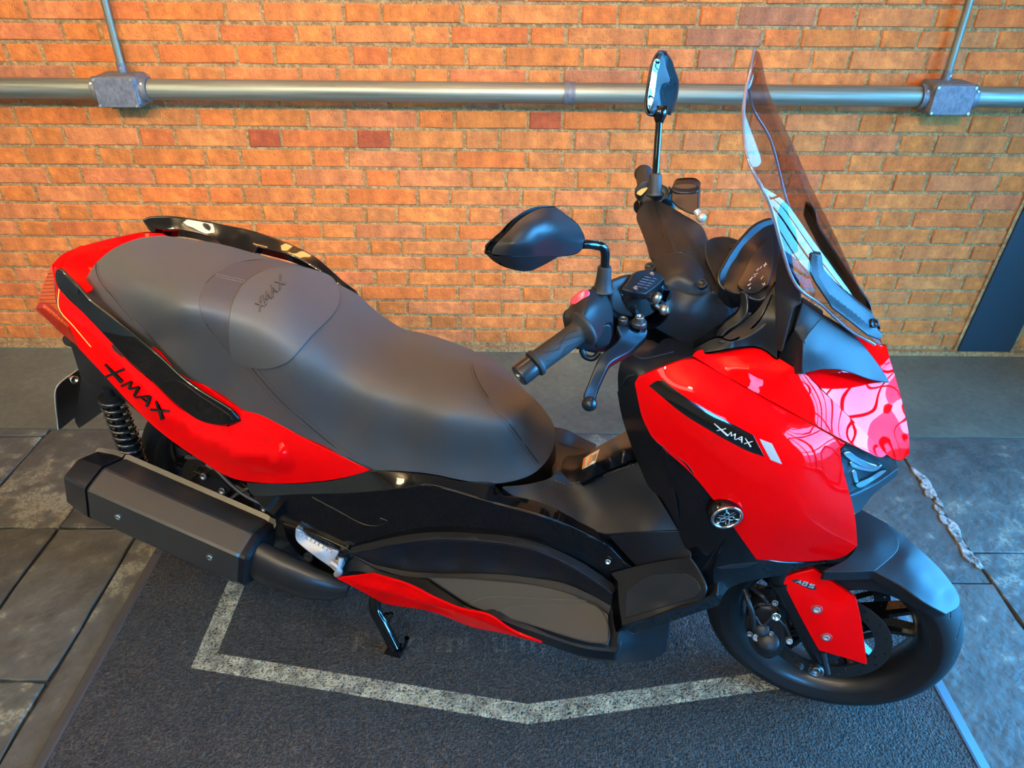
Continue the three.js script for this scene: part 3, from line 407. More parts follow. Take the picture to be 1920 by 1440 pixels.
// ---------------------------------------------------------------- seat
const seat = panel([[165, 560, .105], [157, 540, .10], [175, 500, .085], [207, 470, .05], [250, 450, 0], [300, 442, -.06], [325, 444, -.085], [419, 459, -.115], [467, 472, -.125], [572, 502, -.135], [629, 530, -.14], [670, 552, -.14], [700, 579, -.14], [730, 601, -.135], [760, 618, -.13], [790, 624, -.13], [835, 637, -.125], [895, 661, -.115], [940, 687, -.10], [977, 725, -.075], [1015, 762, -.04], [1039, 800, 0], [1040, 826, .03], [1030, 856, .07], [1007, 882, .11], [977, 897, .14], [925, 906, .165], [865, 899, .18], [809, 888, .185], [752, 882, .19], [704, 881, .19], [689, 879, .19], [640, 856, .19], [565, 819, .185], [490, 779, .18], [452, 766, .175], [340, 712, .165], [282, 662, .155], [220, 606, .135]],
  [hi(285, 478, .962), hi(420, 492, .948), hi(540, 530, .925), hi(640, 590, .855), hi(690, 630, .815), hi(764, 662, .787), hi(900, 700, .772), hi(985, 760, .742), hi(250, 540, .945), hi(330, 590, .935), hi(430, 620, .905), hi(500, 655, .875), hi(560, 690, .84), hi(700, 745, .782), hi(820, 790, .765), hi(930, 820, .73), [640, 800, .178], [430, 725, .168], [300, 640, .148], [760, 840, .182], [880, 865, .172], [985, 850, .12]], { t: .05, dir: [.1, -1, 0], r: .003 });
const seatM = mesh('seat', seat.geo, vinyl, scooter);
{
  const padOut = [[375, 565], [385, 535], [410, 510], [450, 492], [500, 487], [545, 494], [590, 507], [620, 520], [634, 548], [633, 570], [622, 590], [580, 632], [545, 672], [528, 682], [500, 689], [470, 686], [440, 670], [405, 632], [383, 600]];
  const inner = [[440, 672], [433, 640], [432, 605], [440, 565], [460, 533], [490, 513], [520, 504], [560, 503], [600, 512], [622, 523], [634, 548], [633, 570], [622, 590], [580, 632], [545, 672], [528, 682], [500, 689], [470, 686]];
  const pad = panel(inner.map((p) => [...p, 0]), [], { on: seat, lift: .004, t: .006, r: .003 });
  mesh('lumbar_pad', pad.geo, padVinyl, seatM);
  mesh('back_band', panel([[375, 565], [385, 535], [410, 510], [450, 492], [500, 487], [545, 494], [560, 501], [520, 502], [487, 511], [457, 531], [437, 563], [429, 605], [430, 640], [437, 669], [405, 632], [383, 600]].map((p) => [...p, 0]), [], { on: seat, lift: .0015, t: .003, r: .0015 }).geo, mPhys([.054, .05, .05], .55, { bumpMap: leatherBump, bumpScale: .00015 }), seatM);
  const noseOut = [[885, 680], [895, 668], [908, 664], [935, 684], [977, 726], [1015, 763], [1038, 800], [1037, 830], [1022, 862], [1010, 868], [985, 835], [955, 795], [915, 745], [893, 708]];
  mesh('nose_panel', panel(noseOut.map((p) => [...p, 0]), [], { on: seat, lift: .0012, t: .0025, r: .001 }).geo, mPhys([.060, .059, .060], .46, { bumpMap: leatherBump, bumpScale: .00015 }), seatM);
  const line = (pts) => seam(seat, pts, .0011);
  mesh('seam', merge([line(padOut.concat([padOut[0]])), line([[470, 687], [485, 705], [520, 745], [570, 790], [620, 832], [665, 865], [700, 880]]), line([[180, 492], [181, 510], [192, 533], [215, 560], [240, 590], [275, 625], [320, 680], [350, 712]]), line([[885, 680], [893, 708], [915, 745], [955, 795], [985, 835], [1010, 868]])]), seamMat, seatM);
  mesh('stitching', merge([[[463, 689], [478, 709], [513, 749], [563, 794], [613, 836], [658, 868]], [[477, 686], [492, 702], [527, 741], [577, 786], [627, 828], [672, 861]], [[184, 497], [186, 512], [197, 533], [220, 560], [245, 590], [280, 625], [325, 680]], [[881, 682], [888, 710], [910, 748], [950, 798], [980, 838], [1004, 870]]].map((p) => stitches(seat, p, 6, .0007))), thread, seatM);
  mesh('lettering', strokes(pad, word('XMAX', 486, 588, 11, -12, -8, -17), .0012), mPhys([.06, .06, .06], .6), seatM);
  for (const p of [[[405, 516], [460, 528]], [[404, 520], [458, 532]]]) mesh('stitching', stitches(seat, p, 5, .0006, .0026), mPlain([.16, .13, .12], .8), seatM);
}

// ---------------------------------------------------------------- tail
const tail = panel([[97, 497, .055, 1], [120, 475, .02], [175, 456, -.05], [215, 447, -.085], [262, 438, -.12], [304, 438, -.15, 1], hi(330, 455, .90), hi(300, 470, .885), hi(230, 500, .88), [190, 545, .085], [215, 580, .125], [300, 660, .155], [400, 735, .17], [452, 770, .178, 1], [490, 780, .182], [565, 820, .187], [640, 857, .192], [692, 882, .194, 1], [640, 896, .200], [565, 905, .205], [490, 905, .205], [432, 895, .205], [375, 862, .2], [300, 809, .185], [240, 752, .165], [195, 703, .14], [147, 652, .115, 1], [128, 610, .118], [110, 577, .11, 1], [104, 537, .085]],
  [hi(150, 485, .925), [130, 520, .09], [160, 590, .125], [250, 690, .165], [330, 765, .186], [420, 815, .205], [520, 850, .212], [600, 870, .207], hi(185, 468, .935)], { soft: .03, r: .0015, t: .01, ridge: [{ line: [[112, 577], [150, 610], [200, 660], [250, 715], [310, 775], [370, 820], [440, 850], [520, 862]], h: .012, px: 30 }] });
const tailM = mesh('tail_fairing', tail.geo, red, scooter);
mesh('tail_fairing', mirrored(tail.geo), red, scooter);
const logoInk = mPlain([.10, .11, .12], .16, { metalness: 1 });
mesh('lettering', merge([strokes(tail, word('X', 194, 706, 35, 10, 4, -24, 1, 1.25), .002), strokes(tail, word('MAX', 228, 724, 25, 20, 13, -15, 1.05, 1.4), .002)]), logoInk, tailM);
mesh('tail_slot', patch(tail, [[209, 646], [222, 650], [236, 662], [238, 671], [228, 668], [214, 656]], .0015), dark, tailM);
{
  const L = panel([[95, 500, .052, 1], [104, 502, .062, 1], [105, 540, .085], [111, 578, .11, 1], [128, 610, .116], [142, 632, .118], [150, 652, .118, 1], [120, 628, .108], [92, 601, .10], [68, 578, .092, 1], [73, 556, .085], [84, 528, .07]], [[90, 560, .095], [110, 600, .115]], { r: .003, t: .03 });
  const tl = mesh('tail_light', L.geo, mPhys([.36, .055, .004], .3, { specularIntensity: .3, clearcoat: .7, clearcoatRoughness: .04 }), scooter); mesh('tail_light', mirrored(L.geo), mPhys([.36, .035, .004], .3, { clearcoat: 1 }), scooter);
  mesh('lens_rib', merge([...Array(9).keys()].map((i) => { const y = 512 + i * 7; return seam(L, [[Math.max(90 - i * 2.2, 73), y + 1], [102 + i * .4, y]], .0009, .0004); })), mPhys([.16, .02, .002], .3), tl);
  mesh('lens_edge', seam(L, [[103, 503], [104, 540], [110, 577], [127, 609], [148, 648]], .0016, .0005), dark, tl);
  const bulbs = []; for (let i = 0; i < 9; i++) { const x = 84 + i * 5.4, y = 574 + i * 4.3; bulbs.push(patch(L, [[x - 1, y - 3 + i * .2], [x + 3, y + 1], [x + 2, y + 5], [x - 2, y + 2]], .002, { step: 2 })); }
  mesh('indicator_strip', merge(bulbs), mPhys([.75, .38, .06], .2, { clearcoat: 1 }), tl);
  mesh('lens', panel([[76, 571, 0], [84, 566, 0], [112, 588, 0], [142, 626, 0], [150, 648, 0], [120, 626, 0], [92, 599, 0], [71, 579, 0]], [], { on: L, lift: .0042, t: .002, r: .001 }).geo, mPhys([.95, .5, .52], .04, { transmission: 1, clearcoat: 1 }), tl);
  mesh('trim_line', merge([pipe([[105, 541], [111, 578], [140, 612], [172, 650]].map(([x, y]) => tail.F(Math.max(112, x), y).add(V(0, 0, .002))), .0012)]), mPlain([.8, .45, .1], .3), tl);
}
function railPanel(out, inn) { return panel(out, inn, { t: .016, r: .005, dir: [0, -1, -.3], back: true }); }
const railW = (p, k) => [p[0], p[1], .160 + (p[0] - 106) / 340 * .036 + (p[1] - 512 - (p[0] - 106) * .81 > 3 ? .010 : 0), p[3]];
const railR = railPanel([[106, 509, .15], [113, 508, .142], [120, 515, .135], [146, 541, .130], [165, 562, .135], [225, 610, .15], [287, 662, .163], [338, 709, .172], [376, 737, .178], [435, 774, .187], [446, 788, .19, 1], [424, 794, .197], [400, 794, .2], [370, 785, .2], [325, 752, .197], [280, 708, .19], [237, 671, .183], [200, 630, .174], [150, 577, .162], [108, 534, .155]].map(railW), []);
const gr = mesh('grab_rail', railR.geo, black, scooter);
mesh('end_pad', panel([[107, 513, 0], [114, 511, 0], [145, 541, 0], [146, 552, 0], [130, 545, 0], [110, 530, 0]], [], { on: railR, lift: .002, t: .003, r: .001 }).geo, satin, gr);
mesh('end_pad', panel([[310, 716, 0], [335, 714, 0], [376, 742, 0], [430, 779, 0], [436, 788, 0], [400, 788, 0], [360, 768, 0], [330, 742, 0]], [], { on: railR, lift: .002, t: .003, r: .001 }).geo, black, gr);
const railL = railPanel([[269, 413, -.15, 1], [280, 409, -.155], [320, 408, -.165], [400, 420, -.172], [480, 437, -.178], [540, 458, -.182], [575, 474, -.185], [600, 490, -.187], [640, 525, -.19], [669, 548, -.19, 1], [655, 545, -.18], [640, 533, -.175], [600, 505, -.165], [550, 478, -.162], [500, 464, -.16], [482, 459, -.158, 1], [474, 475, -.13, 1], [420, 463, -.13, 1], [412, 452, -.145], [390, 441, -.155], [337, 429, -.155], [312, 429, -.15], [275, 419, -.148]], [[340, 420, -.165], [450, 442, -.17], [580, 486, -.176]]);
mesh('grab_rail', railL.geo, black, scooter);

// ---------------------------------------------------------------- rear mudguard, number plate, shock, exhaust
{
  const g1 = panel([[131, 641, .085, 1], [150, 650, .10], [195, 703, .132], [240, 752, .157], [262, 775, .163, 1], [235, 752, .13, 1], [196, 728, .12], [170, 720, .105], [151, 706, .09, 1], [143, 680, .08]], [[165, 690, .115]], { r: .002, t: .09 });
  const g2 = panel([[152, 709, .07, 1], [175, 724, .085, 1], [200, 732, .085, 1], [198, 766, .075, 1], [172, 785, .065], [147, 802, .06, 1], [141, 789, .055], [147, 750, .06]], [[172, 735, .085]], { r: .002, t: .10 });
  const g3 = panel([[117, 634, .04], [126, 629, .06], [132, 640, .075], [131, 648, .075], [120, 644, .05]], [], { r: .003, t: .06 });
  mesh('rear_mudguard', merge([g1.geo, g2.geo, g3.geo]), grainy, scooter);
  const a = at(104, 725, .09), b = at(109, 807, .09), up = a.clone().sub(b), f = V(-.02, 0, -.2), s = [a.clone().add(V(.008, 0, 0)), a, b, b.clone().add(V(.012, 0, 0))];
  const q = [a.clone(), a.clone().add(f), b.clone().add(f), b.clone()].map((p) => p.clone()), nrm = up.clone().cross(f).normalize().multiplyScalar(.0022);
  q[0].addScaledVector(up, -.06); const corner = a.clone().addScaledVector(f, .06);
  const ring = [q[0], corner, q[1], q[2], b.clone().addScaledVector(f, .04), b.clone().addScaledVector(up, .05)];
  const pl = mesh('number_plate', loft([ring.map((p) => p.clone().add(nrm)), ring.map((p) => p.clone().sub(nrm))], true, .3), mPlain([.02, .021, .019], .42), scooter);
  mesh('plate_edge', pipe([b.clone().addScaledVector(up, .02), q[0], corner, a.clone().addScaledVector(f, .5)], .0016, 40, 8), mPlain([.42, .42, .38], .5), pl);
  mesh('bolt', bolt(at(137, 712, .045), V(1, .3, .4), .011, .012), chrome, pl);
}
{
  const a = at(207, 741, .128), b = at(262, 886, .128), d = b.clone().sub(a), L = d.length(); d.normalize(); const n = V(0, 0, 1), m = d.clone().cross(n), P = [];
  for (let i = 0; i <= 330; i++) { const t = i / 330, w = t * 11 * Math.PI * 2; P.push(a.clone().addScaledVector(d, (.03 + .94 * t) * L).addScaledVector(m, .026 * Math.cos(w)).addScaledVector(n, .026 * Math.sin(w))); }
  const s = mesh('rear_shock', merge([rod(a.clone().addScaledVector(d, -.02), b, .012), rod(a, a.clone().addScaledVector(d, .02), .029), rod(a.clone().addScaledVector(d, L * .55), b.clone().addScaledVector(d, .03), .021), rod(b.clone().addScaledVector(d, -.008), b.clone().addScaledVector(d, .008), .031)]), satin, scooter);
  mesh('coil_spring', pipe(P, .0052, 660, 8), mPhys([.012, .012, .014], .18, { clearcoat: 1 }), s);
}
{
  const A = V(1, -.262, 0).normalize(), U = V(.262, 1, 0).normalize(), C = V(-1.745, .385, 0), sec = (s, k, dz = 0, du = 0) => [[.165, .052], [.232, .077], [.238, .0765], [.287, .056], [.292, .050], [.293, -.045], [.284, -.062], [.262, -.078], [.24, -.084], [.18, -.084], [.16, -.07], [.15, 0], [.155, .06]].map(([z, u]) => C.clone().addScaledVector(A, s).addScaledVector(U, u * k + du).add(V(0, 0, (z - .225) * k + .225 + dz)));
  const ex = mesh('exhaust', loft([sec(.0, .96), sec(.006, 1), sec(.402, 1), sec(.41, .97)], true, .2), mPhys([.085, .082, .075], .34, { metalness: .7 }), scooter);
  mesh('end_cap', loft([sec(-.075, .80), sec(-.07, .86), sec(-.028, .975), sec(-.004, 1.0)], true, .35), mPhys([.010, .011, .014], .22, { clearcoat: .5, clearcoatRoughness: .15 }), ex);
  mesh('collar', loft([sec(.402, .90), sec(.406, .97), sec(.424, .97), sec(.432, .84)], true, .35), satin, ex);
  const p = (s, r, dz, du) => [...Array(14).keys()].map((i) => { const a = -i / 14 * Math.PI * 2; return C.clone().addScaledVector(A, s).addScaledVector(U, du + r * Math.sin(a)).add(V(0, 0, .235 + dz + r * .62 * Math.cos(a))); });
  mesh('pipe_cover', loft([p(.425, .058, .005, -.002), p(.50, .058, .008, -.003), p(.58, .050, .006, -.001), p(.63, .040, .0, .004), p(.665, .022, -.008, .010)], true, .9), mPhys([.02, .019, .018], .33, { metalness: .2 }), ex);
  mesh('outlet', rod(C.clone().addScaledVector(A, -.082).add(V(0, 0, .21)), C.clone().addScaledVector(A, -.06).add(V(0, 0, .21)), .03, .032), dark, ex);
  for (const s of [.085, .335]) mesh('bolt_hole', merge([bolt(C.clone().addScaledVector(A, s).addScaledVector(U, .004).add(V(0, 0, .293)), V(0, 0, 1), .0085, .0025)]), chrome, ex);
  mesh('header_pipe', pipe([C.clone().addScaledVector(A, .60).add(V(0, -.01, .22)), V(-1.05, .24, .17), V(-.9, .22, .1), V(-.75, .28, .06)], .022), steel, ex);
}
// ---------------------------------------------------------------- right flank
{
  const ledge = [[472, 926, .212], [560, 926, .213], [681, 922, .215], [760, 914, .216], [801, 909, .216], [850, 920, .215], [887, 931, .213], [946, 948, .21], [1022, 969, .204], [1062, 984, .2], [1106, 1005, .197], [1135, 1020, .196]];
  const top = panel([[463, 906, .203, 1], [562, 907, .203], [637, 899, .2], [692, 884, .194], [752, 886, .19], [809, 891, .187], [865, 903, .183], [925, 911, .175], [946, 924, .172], [1019, 944, .168], [1062, 964, .168], [1106, 991, .172], [1135, 1003, .175, 1], [1160, 1041, .187], [1190, 1067, .2, 1], ...[[1168, 1052, .2], ...ledge.slice().reverse()]], [], { r: .0015, t: .02 });
  const side = panel([...ledge.map((p, i) => i ? p : [...p, 1]), [1168, 1052, .2], [1190, 1067, .2, 1], [1150, 1080, .2], [1121, 1074, .2], [1077, 1052, .2], [1033, 1032, .2], [975, 1016, .2], [887, 1006, .2], [829, 1003, .2], [765, 1009, .2], [686, 1028, .201], [647, 1036, .202, 1], [600, 1008, .2], [530, 982, .2], [499, 956, .203], [481, 938, .208]], [[600, 965, .206], [760, 950, .212], [900, 965, .208], [1000, 990, .204]], { r: .0015, t: .02 });
  const sc = mesh('side_cover', merge([top.geo, side.geo]), black, scooter);
  mesh('contour_strip', merge([pipe([[585, 932], [634, 958], [680, 982], [705, 986], [726, 977], [712, 971]].map(([x, y]) => side.F(x, y)), .0022, 40, 8), panel([[630, 950, 0], [700, 968, 0], [712, 973, 0], [690, 984, 0], [660, 972, 0]], [], { on: side, lift: -.0015, t: .002, r: .001 }).geo]), black, sc);
  mesh('screw', bolt(at(1140, 1053, .203), V(0, .4, 1), .006, .003), chrome, sc);
}
{ // footboard: moulded rim, recessed wall, rubber mat, raised toe plate
  const rimTop = [[643, 1028, .20, 1], [673, 1019, .204], [738, 1006, .206], [817, 997, .206], [887, 999, .206], [975, 1009, .207], [1033, 1027, .208], [1092, 1056, .21], [1135, 1085, .212], [1158, 1101, .214, 1]];
  const wallLow = [[668, 1044, .212], [700, 1058, .212], [760, 1071, .208], [830, 1076, .205], [900, 1076, .204], [946, 1078, .203], [1010, 1086, .204], [1056, 1094, .206], [1106, 1115, .212], [1145, 1137, .222]];
  const rimIn = [[655, 1036, .214, 1], [690, 1029, .216], [745, 1018, .218], [817, 1009, .218], [887, 1011, .218], [970, 1021, .219], [1026, 1038, .220], [1083, 1067, .222], [1124, 1094, .224], [1147, 1112, .226, 1]];
  const rim = panel([...rimTop.map(([x, y, w, c], i) => [x, y, w - .006, c]), ...rimIn.slice().reverse()], [], { r: .002, t: .01, dir: [0, -1, -.4] });
  const wall = panel([...rimIn, [1147, 1138, .222, 1], ...wallLow.slice(0, -1).reverse(), [652, 1038, .212, 1]], [[760, 1042, .196], [850, 1042, .192], [940, 1048, .192], [1030, 1066, .196], [1090, 1090, .205]], { r: .001, t: .01 });
  const ledge = panel([...wallLow.map((p, i) => i && i < 9 ? [p[0], p[1], p[2] + .004] : [p[0], p[1], p[2] + .004, 1]), [1141, 1151, .236, 1], [1104, 1128, .226], [1056, 1107, .221], [1006, 1097, .218], [946, 1089, .216], [900, 1086, .217], [830, 1084, .219], [803, 1083, .221], [756, 1079, .221], [702, 1063, .222, 1]], [], { r: .002, t: .006, dir: [0, -1, -.3] });
  const mat = [[803, 1083, .215, 1], [860, 1084, .212], [917, 1088, .212], [1004, 1097, .214], [1062, 1111, .218], [1115, 1136, .226], [1139, 1152, .232, 1], [1140, 1208, .278, 1], [1092, 1201, .282], [1004, 1174, .28], [931, 1152, .27], [882, 1135, .26, 1]];
  const tread = panel([...wallLow.map((p, i) => i && i < wallLow.length - 1 ? p : [...p, 1]), [1160, 1140, .232, 1], [1160, 1214, .285], [1153, 1222, .288, 1], [1092, 1213, .29], [1004, 1184, .29], [917, 1153, .282], [863, 1141, .272], [817, 1122, .26], [765, 1096, .245], [699, 1076, .232], [655, 1070, .222], [634, 1083, .23, 1], [640, 1060, .21], [652, 1036, .206, 1]], [[803, 1083, .214], [720, 1070, .216], [765, 1082, .222], [882, 1136, .258], [1004, 1097, .213], [1140, 1150, .231], [1092, 1200, .279], [960, 1125, .238], [1060, 1155, .247]], { r: .003, t: .03, dir: [0, -1, -.15] });
  const fb = mesh('footboard', merge([rim.geo, wall.geo, ledge.geo, tread.geo]), grainy, scooter);
  const mp = panel(mat.map((p) => [p[0], p[1], p[2] + .010, p[3]]), [], { flat: true, r: .0015, t: .01, dir: [0, -1, 0] });
  mesh('foot_mat', mp.geo, mPhys([.026, .027, .026], .42, { specularIntensity: .5 }), fb);
  mesh('mat_rib', merge([seam(mp, [[880, 1131], [910, 1121], [950, 1119], [1010, 1122], [1100, 1126]], .0012), seam(mp, [[926, 1148], [960, 1138], [1020, 1135], [1120, 1137]], .0009)]), mPlain([.07, .07, .065], .4), fb);
  mesh('mat_groove', seam(mp, mp.B.concat([mp.B[0]]).filter((p, i) => i % 6 === 0).concat([mp.B[0]]).map((p) => [p[0], p[1]]), .0015, 0), dark, fb);
  const toe = panel([[1159, 1090, .215, 1], [1147, 1076, .205, 1], [1197, 1063, .205], [1225, 1057, .208], [1293, 1048, .22, 1], [1307, 1068, .232], [1322, 1106, .262], [1310, 1129, .272, 1], [1240, 1150, .276], [1167, 1171, .28, 1], [1161, 1130, .245]], [[1180, 1105, .232], [1214, 1081, .221], [1284, 1075, .23], [1308, 1112, .262], [1240, 1120, .252]], { r: .003, t: .03, dir: [-.4, -1, -.2] });
  const tp = mesh('toe_plate', toe.geo, satin, scooter);
  mesh('toe_mat', panel([[1176, 1108, 0, 1], [1214, 1082, 0], [1284, 1076, 0, 1], [1305, 1088, 0], [1313, 1104, 0], [1306, 1118, 0, 1], [1173, 1158, 0, 1]], [], { on: toe, lift: .002, t: .004, r: .0015 }).geo, mPhys([.010, .014, .02], .16, { specularIntensity: .7 }), tp);
  const strip = panel([[1166, 1174, .28, 1], [1240, 1152, .278], [1345, 1116, .268, 1], [1347, 1135, .255, 1], [1250, 1168, .262], [1187, 1188, .266, 1]], [], { r: .0015, t: .03 });
  mesh('sill_strip', strip.geo, black, scooter);
  const trim = panel([[632, 1085, .244, 1], [699, 1077, .25, 1], [765, 1097, .264], [817, 1123, .28], [863, 1142, .290], [917, 1155, .299], [960, 1183, .300], [1016, 1206, .300, 1], [946, 1188, .290], [887, 1176, .279], [806, 1146, .262], [728, 1133, .240], [712, 1128, .238, 1], [686, 1113, .24]], [[720, 1108, .260], [800, 1131, .276]], { r: .0008, t: .004, ridge: [{ line: [[640, 1087], [712, 1106], [806, 1131], [900, 1162], [1000, 1200]], h: .006, px: 14 }] });
  mesh('lower_trim', trim.geo, red, scooter); 
  const belly = panel([[863, 1143, .268], [917, 1156, .276], [1004, 1187, .28], [1092, 1215, .28], [1154, 1224, .278, 1], [1164, 1176, .27, 1], [1187, 1190, .25, 1], [1254, 1168, .235, 1], [1249, 1222, .19, 1], [1223, 1237, .19], [1179, 1243, .2], [1121, 1240, .215], [1062, 1222, .225], [1000, 1198, .23], [920, 1175, .23]], [[1160, 1228, .265], [1200, 1215, .235]], { r: .002, t: .08 });
  mesh('belly_pan', belly.geo, matte, scooter);
}
{ // pillion footrest and its black bracket
  const br = panel([[530, 983, .205, 1], [600, 1008, .21], [648, 1030, .212, 1], [660, 1040, .212], [655, 1072, .215], [630, 1082, .215, 1], [590, 1062, .205], [545, 1020, .2]], [], { r: .003, t: .05 });
  mesh('footrest_bracket', br.geo, black, scooter);
  const pg = panel([[556, 993, .215, 1], [567, 1000, .212], [580, 1010, .212], [598, 1019, .213], [616, 1029, .215], [632, 1035, .216, 1], [627, 1050, .224], [640, 1059, .226], [634, 1076, .236, 1], [621, 1063, .234], [598, 1047, .232], [572, 1027, .228], [557, 1012, .222]], [[600, 1034, .226]], { r: .003, t: .014, back: true });
  const p = mesh('pillion_footrest', pg.geo, alloy, scooter);
  for (let i = 0; i < 8; i++) { const x = 563 + i * 7.7, y = 997 + i * 4.5; mesh('tooth', patch(pg, [[x, y], [x + 5, y + 3], [x + 3.2, y + 8], [x - 1.8, y + 5]], .004, { step: 2.5, r: .001 }), alloy, p); }
  mesh('pivot', merge([pipe([at(622, 1055, .232), at(632, 1062, .236), at(637, 1072, .238), at(631, 1077, .238)], .008), rod(at(640, 1046, .222), at(634, 1070, .24), .007)]), alloy, p);
  mesh('bolt_hole', bolt(at(578, 1045, .212), V(0, .3, 1), .013, .002), dark, p);
}
{ // centre stand
  const f = V(-1.006, .0, .195), t = V(-1.06, .20, .13);
  mesh('centre_stand', merge([pipe([t, at(703, 1140, .175), at(715, 1165, .185), at(733, 1200, .195), V(-1.006, .016, .2)], .016, 30, 12), loft([[V(-1.032, .002, .18), V(-.985, .002, .18), V(-.985, .002, .216), V(-1.032, .002, .216)], [V(-1.025, .014, .185), V(-.99, .02, .185), V(-.99, .02, .211), V(-1.025, .014, .211)]]), pipe([V(-1.006, .016, .2), at(752, 1218, .2), at(760, 1206, .2), at(763, 1196, .2)], .006), pipe([at(726, 1150, .17), at(720, 1170, .185), at(735, 1150, .165)], .007), rod(V(-1.06, .2, -.14), V(-1.06, .2, .14), .014), pipe([V(-1.06, .2, -.13), V(-1.03, .1, -.18), V(-1.006, .012, -.2)], .016)]), black, scooter);
}
// ---------------------------------------------------------------- centre tunnel
{
  const tun = panel([[943, 914, .172, 1], [990, 909, .15], [1033, 897, .12], [1048, 882, .11, 1], [1075, 905, .11], [1120, 893, .11], [1194, 868, .11, 1], [1213, 905, .14], [1240, 945, .165], [1270, 993, .18, 1], [1200, 996, .19], [1137, 1000, .182, 1], [1106, 992, .175], [1062, 965, .17], [1019, 946, .17], [965, 930, .172]], [[1100, 930, .128], [1120, 950, .14], [1200, 940, .15], [1040, 925, .142]], { r: .002, t: .05, dir: [0, -1, -.3] });
  mesh('tunnel_cover', tun.geo, matte, scooter); 
  const low = panel([[1140, 1002, .18, 1], [1200, 999, .19], [1272, 997, .182, 1], [1292, 1030, .195], [1294, 1047, .205, 1], [1197, 1064, .2, 1], [1165, 1030, .188]], [], { r: .002, t: .04, dir: [0, -1, -.3] });
  mesh('floor_step', low.geo, satin, scooter);
  const hump = panel([[1064, 853, -.03], [1090, 852, -.06], [1130, 832, -.065], [1171, 810, -.07], [1200, 797, -.07, 1], [1200, 853, .09, 1], [1140, 881, .10], [1082, 905, .108, 1], [1058, 901, .105], [1052, 876, .05]], [hi(1110, 862, .69), hi(1165, 840, .715), [1085, 890, .10], [1150, 866, .09], [1070, 875, .06]], { r: .004, t: .010, dir: [0, -1, 0] });
  const hm = mesh('fuel_lid', hump.geo, satin, scooter);
  const coll = panel([[1036, 800, -.10, 1], [1062, 806, -.11], [1090, 820, -.115], [1117, 833, -.12, 1], [1110, 846, -.08], [1091, 853, -.055], [1066, 855, -.028], [1054, 876, .052], [1059, 904, .106, 1], [1040, 897, .10, 1], [1036, 860, .02]], [[1050, 850, -.02], [1075, 838, -.08]], { r: .003, t: .018, dir: [0, -1, 0] });
  mesh('lid_collar', coll.geo, mPhys([.022, .017, .014], .4), scooter);
  mesh('lid_gap', seam(coll, [[1066, 856], [1055, 876], [1058, 900]], .003, 0), dark, hm); mesh('lid_gap', seam(hump, [[1176, 824], [1170, 850], [1167, 867]], .002, 0), mPlain([.12, .11, .09], .4), hm);
  const cord = mPlain([.035, .037, .042], .5);
  mesh('stitching', stitches(tun, [[1076, 907], [1120, 895], [1192, 870]], 7, .0022, .002), cord, hm); mesh('stitching', stitches(tun, [[1040, 899], [1060, 908], [1076, 908]], 7, .0016, .001), cord, hm); mesh('stitching', stitches(coll, [[1047, 830], [1070, 838], [1095, 842]], 6, .001, .002), cord, hm);
  const lb = mesh('warning_label', patch(hump, [[1095, 860], [1110, 851], [1124, 843], [1116, 867], [1104, 874], [1092, 880]], .0012), white, hm);
  mesh('label_print', merge([patch(hump, [[1095, 861], [1099, 859], [1097, 877], [1092.5, 879.5]], .0017), patch(hump, [[1107, 856], [1111, 854], [1106, 871], [1102, 873.5]], .0017)]), mPlain([.75, .28, .05], .6), lb);
  mesh('label_print', merge([0, 1, 2, 3].map((i) => patch(hump, [[1112 + i * 2.2, 855 - i * 1.2], [1113 + i * 2.2, 854.5 - i * 1.2], [1108.5 + i * 2.2, 868 - i * 1.2], [1107.5 + i * 2.2, 868.6 - i * 1.2]], .0017))), mPlain([.2, .2, .2], .6), lb);
}
// ---------------------------------------------------------------- front fairing, hood, headlight
{
  const shield = panel([[1158, 736, .17, 1], [1175, 722, .19], [1191, 717, .2, 1], [1204, 783, .202], [1221, 816, .205], [1240, 837, .205, 1], [1262, 920, .19], [1272, 990, .185, 1], [1240, 935, .175], [1218, 915, .15], [1196, 868, .12, 1], [1182, 830, .125], [1166, 780, .15]], [[1195, 800, .175]], { r: .002, t: .05 });
  mesh('leg_shield', shield.geo, satin, scooter); mesh('leg_shield', mirrored(shield.geo), satin, scooter);
  const lower = panel([[1240, 838, .202, 1], [1288, 880, .212], [1309, 901, .214], [1348, 950, .213], [1420, 1048, .185, 1], [1470, 1056, .15], [1548, 1056, .11, 1], [1500, 1066, .125], [1467, 1078, .14], [1443, 1082, .15], [1367, 1103, .19], [1345, 1137, .205, 1], [1345, 1117, .213, 1], [1322, 1107, .216], [1307, 1068, .21], [1294, 1045, .2], [1272, 992, .185], [1258, 920, .186]], [[1300, 960, .196], [1330, 1020, .2], [1280, 910, .2]], { r: .002, t: .03 });
  const lm = mesh('lower_fairing', lower.geo, black, scooter); mesh('lower_fairing', mirrored(lower.geo), black, scooter);
  mesh('air_slot', patch(lower, [[1345, 1064], [1370, 1058], [1421, 1054], [1400, 1063], [1352, 1066]], .001), dark, lm);
  const trims = panel([[1221, 818, .208, 1], [1232, 830, .21], [1288, 872, .218], [1300, 890, .218], [1286, 884, .214], [1240, 850, .206]], [], { r: .001, t: .01 }); mesh('edge_trim', trims.geo, black, lm);
}
